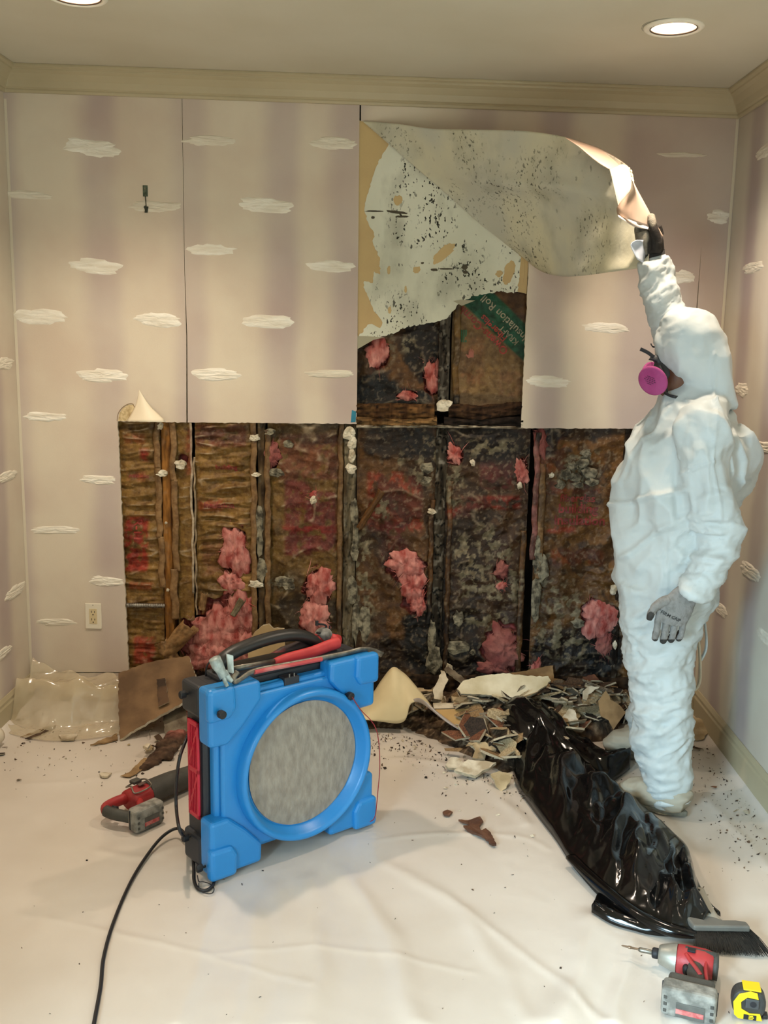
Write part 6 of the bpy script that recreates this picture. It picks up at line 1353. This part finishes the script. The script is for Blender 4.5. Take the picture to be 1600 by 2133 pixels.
slab = piece('board_slab', [(247, 1402), (300, 1382), (345, 1372), (392, 1366), (420, 1440), (383, 1462), (330, 1492), (290, 1515), (250, 1540), (246, 1470)], .15, .60, mat('dirty_brown_board', '86694a', .9, '5f4831', 7, bump=.5, bscale=60), .013, 'large dirty brown slab of wallboard leaning on the rubble left of the scrubber', 'wallboard slab', yaw=-.25, ragged=.004, edge=M_PLAST)
piece('stain_strip', [(326, 1415), (344, 1412), (352, 1462), (330, 1472)], .165, .60, M_R['brown'], .004, None, yaw=-.25, parent=slab)
piece('paper_shred', [(298, 1420), (330, 1385), (352, 1378), (340, 1400), (318, 1412)], .2, .60, M_R['grey'], .005, None, yaw=-.25, parent=slab)
piece('paper_shred', [(310, 1422), (338, 1402), (362, 1392), (350, 1410)], .2, .60, M_R['cream'], .005, None, yaw=-.25, parent=slab)
Po = [onY(u, v, D-.10)[[0, 2]] for u, v in [(514, 1400), (520, 1332), (530, 1318), (548, 1303), (560, 1300), (570, 1310), (592, 1310), (596, 1400)]]
b = MB(); b.prism(torn(Po, .003, .012, 3, [0, 1, 2, 3, 4, 5]), (0, D-.10, 0), (1, 0, 0), (0, 0, 1), (0, 1, 0), .013); b.m = [0, 0]+[1]*(len(b.f)-2)
o = mk('board_offcut', np.vstack(b.v), b.f, [mat('tan_board_face', 'b89d72', .8, 'a58b62', 6), M_CORE], mi=b.m); tag(o, 'tan offcut of wallboard leaning at the wall directly behind the scrubber handle', 'board offcut')
piece('plaster_slab', [(952, 1435), (965, 1418), (1000, 1408), (1048, 1402), (1100, 1408), (1142, 1408), (1148, 1418), (1120, 1440), (1100, 1452), (1050, 1452), (1000, 1446), (960, 1445)], .195, .75, mat('dirty_white_slab', 'd9cfb4', .8, 'b6a783', 8, bump=.3), .014, 'long whitish plaster slab on top of the rubble heap', 'plaster slab', ragged=.003)
piece('board_offcut', [(1062, 1402), (1152, 1386), (1154, 1428), (1120, 1448), (1100, 1408)], .180, .75, M_R['tan'], .012, 'tan paper faced offcut under the right end of the whitish slab', 'board offcut')
piece('plaster_piece', [(912, 1418), (918, 1396), (926, 1398), (934, 1415), (926, 1432), (920, 1458), (904, 1455), (902, 1436)], .17, .9, M_R['white'], .012, 'upright narrow piece of white plaster left of the long slab', 'plaster piece', ragged=.004)
piece('wood_strip', [(926, 1392), (934, 1388), (972, 1416), (966, 1424), (946, 1410)], .19, .5, M_R['grey'], .012, 'grey wood strip sticking up beside the narrow plaster piece', 'wood strip')
piece('board_offcut', [(800, 1402), (905, 1398), (912, 1420), (900, 1440), (830, 1440)], .12, .35, M_R['cream'], .012, 'pale split board lying behind the curled cream sheet', 'board offcut')
piece('wood_strip', [(940, 1450), (1028, 1456), (1028, 1466), (945, 1462)], .12, .4, M_R['cream'], .012, 'pale wood strip just under the long plaster slab', 'wood strip')
piece('wood_strip', [(902, 1464), (985, 1464), (985, 1474), (904, 1476)], .11, .4, M_R['white'], .014, 'straight white batten above the tan sheet corner', 'wood strip', ragged=0)
piece('wood_strip', [(985, 1472), (1040, 1462), (1044, 1470), (1000, 1478)], .11, .4, M_R['white'], .012, 'short white batten beside the longer white batten', 'wood strip')
piece('board_offcut', [(1052, 1466), (1100, 1464), (1106, 1472), (1100, 1505), (1048, 1500)], .115, .7, M_R['rust'], .014, 'orange brown offcut standing in the middle of the rubble', 'board offcut')
piece('plaster_piece', [(998, 1485), (1040, 1482), (1030, 1508), (1012, 1518)], .10, .7, M_R['grey'], .012, 'grey pointed fragment left of the orange brown offcut', 'plaster piece')
piece('plaster_piece', [(1160, 1508), (1186, 1476), (1198, 1480), (1207, 1506), (1180, 1510)], .10, .8, M_R['white'], .012, 'white triangular fragment right of the orange brown offcut', 'plaster piece')
piece('paper_scrap', [(1246, 1460), (1262, 1438), (1272, 1458), (1290, 1468), (1306, 1484), (1292, 1500), (1278, 1520), (1268, 1500), (1252, 1492)], .13, .8, M_R['tan'], .004, 'tan torn paper scrap with points in the heap beside the white trouser leg', 'paper scrap', edge=M_R['tan'])
piece('paper_scrap', [(1195, 1440), (1215, 1410), (1238, 1404), (1252, 1420), (1262, 1448), (1230, 1452)], .16, .8, M_R['rust'], .004, 'rust brown scrap at the top right of the heap', 'paper scrap', edge=M_R['brown'])
piece('plaster_piece', [(1214, 1440), (1226, 1430), (1250, 1430), (1236, 1440), (1226, 1446), (1222, 1458), (1214, 1456)], .175, .8, M_R['white'], .010, 'small angular white chip on the rust brown scrap', 'plaster piece')
piece('board_offcut', [(946, 1604), (975, 1582), (1034, 1588), (1022, 1598), (990, 1616)], .045, .35, M_R['white'], .013, 'flat cream offcut at the front tip of the heap', 'board offcut')
piece('plaster_piece', [(928, 1594), (938, 1578), (958, 1580), (968, 1590), (950, 1600)], .035, .4, M_R['white'], .012, 'small crumbling white fragment left of the flat cream offcut', 'plaster piece', ragged=.006)
piece('plaster_piece', [(976, 1548), (1012, 1545), (1034, 1560), (1012, 1566), (1010, 1580), (984, 1578), (990, 1560)], .06, .4, M_R['cream'], .012, 'cream fragment behind the flat cream offcut', 'plaster piece')
piece('plaster_piece', [(1022, 1612), (1040, 1606), (1068, 1612), (1062, 1630), (1044, 1652)], .04, .7, M_R['cream'], .014, 'pointed offcut nearest the bag at the front of the heap', 'plaster piece')
piece('paper_scrap', [(758, 1456), (806, 1442), (808, 1500), (756, 1488)], .075, .7, M_R['tan'], .006, 'tan cardboard scrap lying against the right side of the scrubber', 'paper scrap')
# the curled cream sheet
A = [(750, 1470), (775, 1446), (796, 1415), (818, 1390), (836, 1398), (852, 1412), (872, 1436), (890, 1458), (908, 1482), (935, 1506), (962, 1522), (996, 1535)]
B = [(750, 1498), (775, 1501), (800, 1504), (826, 1507), (842, 1502), (849, 1488), (852, 1470), (860, 1457), (874, 1454), (888, 1462), (910, 1482), (960, 1519)]
n, k = 60, 14; A, B = spl(A, 6), spl(B, 6); n = len(A); V = []
for i in range(n):
    s = i/(n-1); YA_, YB_ = 4.13-.19*sst(.35, 1, s), 4.00-.05*sst(.4, 1, s)+.05*math.exp(-((s-.62)/.12)**2)
    a, b_ = onY(A[i][0], A[i][1], YA_), onY(B[i][0], B[i][1], YB_)
    for j in range(k): t = j/(k-1); V.append(a*(1-t)+b_*t+np.array([0, -.03, .0])*math.sin(math.pi*t))
o = mk('curled_sheet', V, gridf(n, k), [mat('cream_sheet_face', 'd8c8a0', .6, 'cbb98f', 6), mat('sheet_grey_back', 'b9b1ad', .6)], smooth=True, solid=.002)
o.data.flip_normals(); o.modifiers['solid'].material_offset = 1; tag(o, 'stiff cream sheet curled into an arch right beside the scrubber', 'wallcovering scrap')
piece('sheet_corner', [(905, 1478), (995, 1476), (996, 1535), (950, 1515)], .085, .55, mat('tan_sheet', 'b8965f', .7, 'a98753', 8), .003, 'flat tan corner piece with dark flecks right of the curled cream sheet', 'wallcovering scrap', ragged=0, edge=M_R['tan'])
# right side by the baseboard
piece('paper_scrap', [(1440, 1492), (1462, 1498), (1490, 1520), (1474, 1528), (1464, 1540), (1440, 1542)], .03, .25, M_R['cream'], .003, 'cream paper scrap on the floor against the right baseboard', 'paper scrap', edge=M_R['cream'])
V = []; P = rs_([(1498, 1566), (1508, 1578), (1525, 1586), (1544, 1580), (1547, 1570)], 20)
for i in range(20):
    for j in range(5): p = onZ(P[i][0], P[i][1]-8*j/4, .012); V.append(p+np.array([0, 0, .004+.02*(i/19)**3+.012*(j/4)**2]))
o = mk('paper_curl', V, gridf(20, 5), M_R['cream'], smooth=True, solid=.002); tag(o, 'curled strip of paper on the floor by the right baseboard', 'paper scrap')
for i, (u, v, r) in enumerate([(1450, 1560, .03), (1490, 1562, .016), (1475, 1580, .010), (1532, 1690, .014), (1555, 1692, .014), (1488, 1640, .015), (1550, 1628, .009), (1470, 1866, .012), (1465, 1850, .012)]):
    p = onZ(u, v, .01); k, me = LIB[(i*5+4) % 36]; put(me, 'floor_shard', (p[0], p[1], FZ(p[0], p[1])+.006), r, (.2, .1, i*1.3), 'small brown fragment on the floor between the leg and the right wall', 'debris', 'fragments by the right wall')
# bark-like pieces in front of the heap
def floor_piece(name, px, th, m, label, cat, lift=.0, rag=.003):
    P = [onZ(u, v, .01)[:2] for u, v in px]; c = np.mean(P, 0); z = FZ(c[0], c[1])+.002+lift; P = torn(P, rag, .01, px[0][0], list(range(len(P))))
    b = MB(); b.prism(P, (0, 0, z), (1, 0, 0), (0, 1, 0), (0, 0, 1), th); o = b.make(name, m); tag(o, label, cat)
    V = np.vstack(b.v)
    for i, v in enumerate(o.data.vertices): v.co.z += .006*float(noise(v.co.x*40, v.co.y*40, 2.))+.003
    return o
floor_piece('bark_fragment', [(955, 1710), (975, 1712), (1000, 1706), (1007, 1714), (998, 1726), (1004, 1736), (1012, 1730), (1024, 1742), (1034, 1762), (1026, 1764), (1010, 1748), (985, 1738), (965, 1726), (978, 1722)], .007, mat('wet_rotten_wood', '6b4630', .6, '4a2d1f', 20, bump=.6), 'reddish brown piece of rotten wood alone on the sheeting', 'rotten wood')
floor_piece('bark_fragment', [(922, 1694), (932, 1691), (943, 1694), (936, 1701), (926, 1700)], .006, MATS['wet_rotten_wood'], 'tiny rotten wood chip left of the reddish brown piece', 'rotten wood')
# left side of the floor
t = thing('insulation_clump', 'dirty pink and brown insulation clump on the floor between slab and saw', 'insulation', onZ(360, 1550))
mb = MB(); rq = np.random.RandomState(4); PP = spl([(385, 1500), (372, 1530), (355, 1555), (335, 1572), (318, 1588), (306, 1596)], 7)
for i, (u, v) in enumerate(PP):
    f = 1-i/len(PP)*.62
    for q in range(3): mb.sphere(onZ(u+rq.normal()*9*f, v+rq.normal()*5*f, .004+.022*f*rq.uniform()), (.026*f+.006, .022*f+.006, .014*f+.005), 10, 7)
V, N, Fc = remeshed(mb, .006, 1); V = V+N*(.018*(ridge(V[:, 0]*16, V[:, 1]*16, V[:, 2]*16, 3)-.4))[:, None]; V[:, 2] = np.maximum(V[:, 2], .006)
U = np.array([proj(p) for p in V]); pk = sst(1545, 1510, U[:, 1])[:, None]; c = np.array(lin('5a4433'))*(1+.6*fbm(V[:, 0]*30, V[:, 1]*30, V[:, 2]*30, 3))[:, None]
mk('fibre_clump', V, Fc, mat('clump_fibre', 'ffffff', .95, 'a89888', 30, attr=True, bump=.9, bscale=90), t, smooth=True, world=True, col=np.clip(c*(1-pk)+np.array(lin('b06a60'))*pk, .01, 1))
piece('paper_tail', [(250, 1616), (272, 1606), (286, 1592), (300, 1578), (310, 1580), (302, 1600), (272, 1618)], .012, .0, M_R['tan'], .002, None, parent=t, edge=M_R['tan'])
floor_piece('wood_splinter', [(188, 1554), (210, 1545), (232, 1536), (244, 1530), (245, 1542), (230, 1546), (212, 1550)], .006, M_R['tan'], 'tan splinter pointing away from the slab corner', 'wood splinter')
floor_piece('wood_splinter', [(42, 1536), (70, 1526), (96, 1515), (110, 1511), (100, 1518), (75, 1528)], .003, M_R['tan'], 'upper of the two thin splinters on the left of the floor', 'wood splinter', rag=.001)
floor_piece('wood_splinter', [(52, 1540), (80, 1530), (104, 1518), (117, 1512), (112, 1518), (84, 1532), (60, 1540)], .004, M_R['brown'], 'lower of the two thin splinters on the left of the floor', 'wood splinter', rag=.001)
floor_piece('plaster_piece', [(122, 1534), (162, 1532), (154, 1543), (128, 1543)], .008, M_R['white'], 'flat white chip on the floor in front of the bunched film', 'plaster piece', rag=.001)
floor_piece('plaster_piece', [(123, 1472), (146, 1456), (152, 1458), (152, 1472)], .006, M_R['white'], 'white triangular chip beside the bunched film', 'plaster piece', .012, .001)
floor_piece('plaster_piece', [(207, 1617), (216, 1613), (233, 1614), (224, 1621), (212, 1621)], .006, M_R['white'], 'small white chip left of the insulation clump', 'plaster piece', rag=.002)
floor_piece('plaster_piece', [(298, 1574), (306, 1568), (314, 1570), (308, 1577)], .010, M_R['white'], 'small white chip on the insulation clump', 'plaster piece', .03, .001)
for i, (u, v, r) in enumerate([(185, 1500, .016), (232, 1517, .010), (3, 1570, .024), (38, 1500, .014), (8, 1530, .014), (268, 1551, .008), (103, 1578, .007), (213, 1636, .008), (40, 1625, .012), (158, 1570, .006), (103, 1592, .005), (150, 1482, .008), (10, 1556, .016)]):
    p = onZ(u, v, .01); k, me = LIB[(i*7+8) % 36]; put(me, 'floor_shard', (max(p[0], .03), p[1], FZ(p[0], p[1])+.004), r, (.1, .2, i*1.1), 'tiny brown fragment on the left of the sheeting', 'debris', 'fragments on the left floor')
# piece of rubble behind/under the slab
for i, (px, z, tl, m_) in enumerate([([(340, 1490), (385, 1460), (392, 1520), (362, 1535), (344, 1530)], .05, .5, M_R['grey']), ([(330, 1450), (420, 1400), (430, 1470), (360, 1500)], .04, .4, M_R['cream'])]):
    piece('board_offcut', px, z, tl, m_, .012, ['pinkish grey board scrap under the right edge of the brown slab', 'cream board scrap hidden behind the brown slab and the scrubber'][i], 'board offcut')
# loose crumbs over the floor
rs = np.random.RandomState(9); mb = MB(); 
def crumb(x, y, r, mi):
    c = np.array([x, y, FZ(x, y)+r*.6]); d = rs.normal(size=(3, 3))*r; Vv = [c+d[0], c-d[0]*.7+d[1]*.4, c+d[1], c+d[2]*.7, c-d[2]*.6]
    mb.add(Vv, [(0, 1, 3), (1, 2, 3), (2, 0, 3), (1, 0, 4), (2, 1, 4), (0, 2, 4)], mi)
for i in range(800):
    x = rs.uniform(1.3, 2.75); f = float(np.interp(x, hx_, hy_)); crumb(x, f-abs(rs.normal())*.16, rs.uniform(.0015, .0055), rs.randint(3))
for i in range(260): crumb(rs.uniform(.05, 1.1), 4.1-abs(rs.normal())*.35, rs.uniform(.0012, .0045), rs.randint(3))
for i in range(330): crumb(2.93-abs(rs.normal())*.14, rs.uniform(2.9, 4.1), rs.uniform(.0012, .004), rs.randint(2))
for i in range(110): crumb(rs.uniform(.2, 2.7), rs.uniform(2.2, 3.7), rs.uniform(.001, .003), rs.randint(2))
o = mb.make('loose_crumbs', [M_R['brown'], M_R['dark'], M_R['white']]); tag(o, 'scattered crumbs of plaster and wood on the plastic sheeting', 'crumbs', kind='stuff')
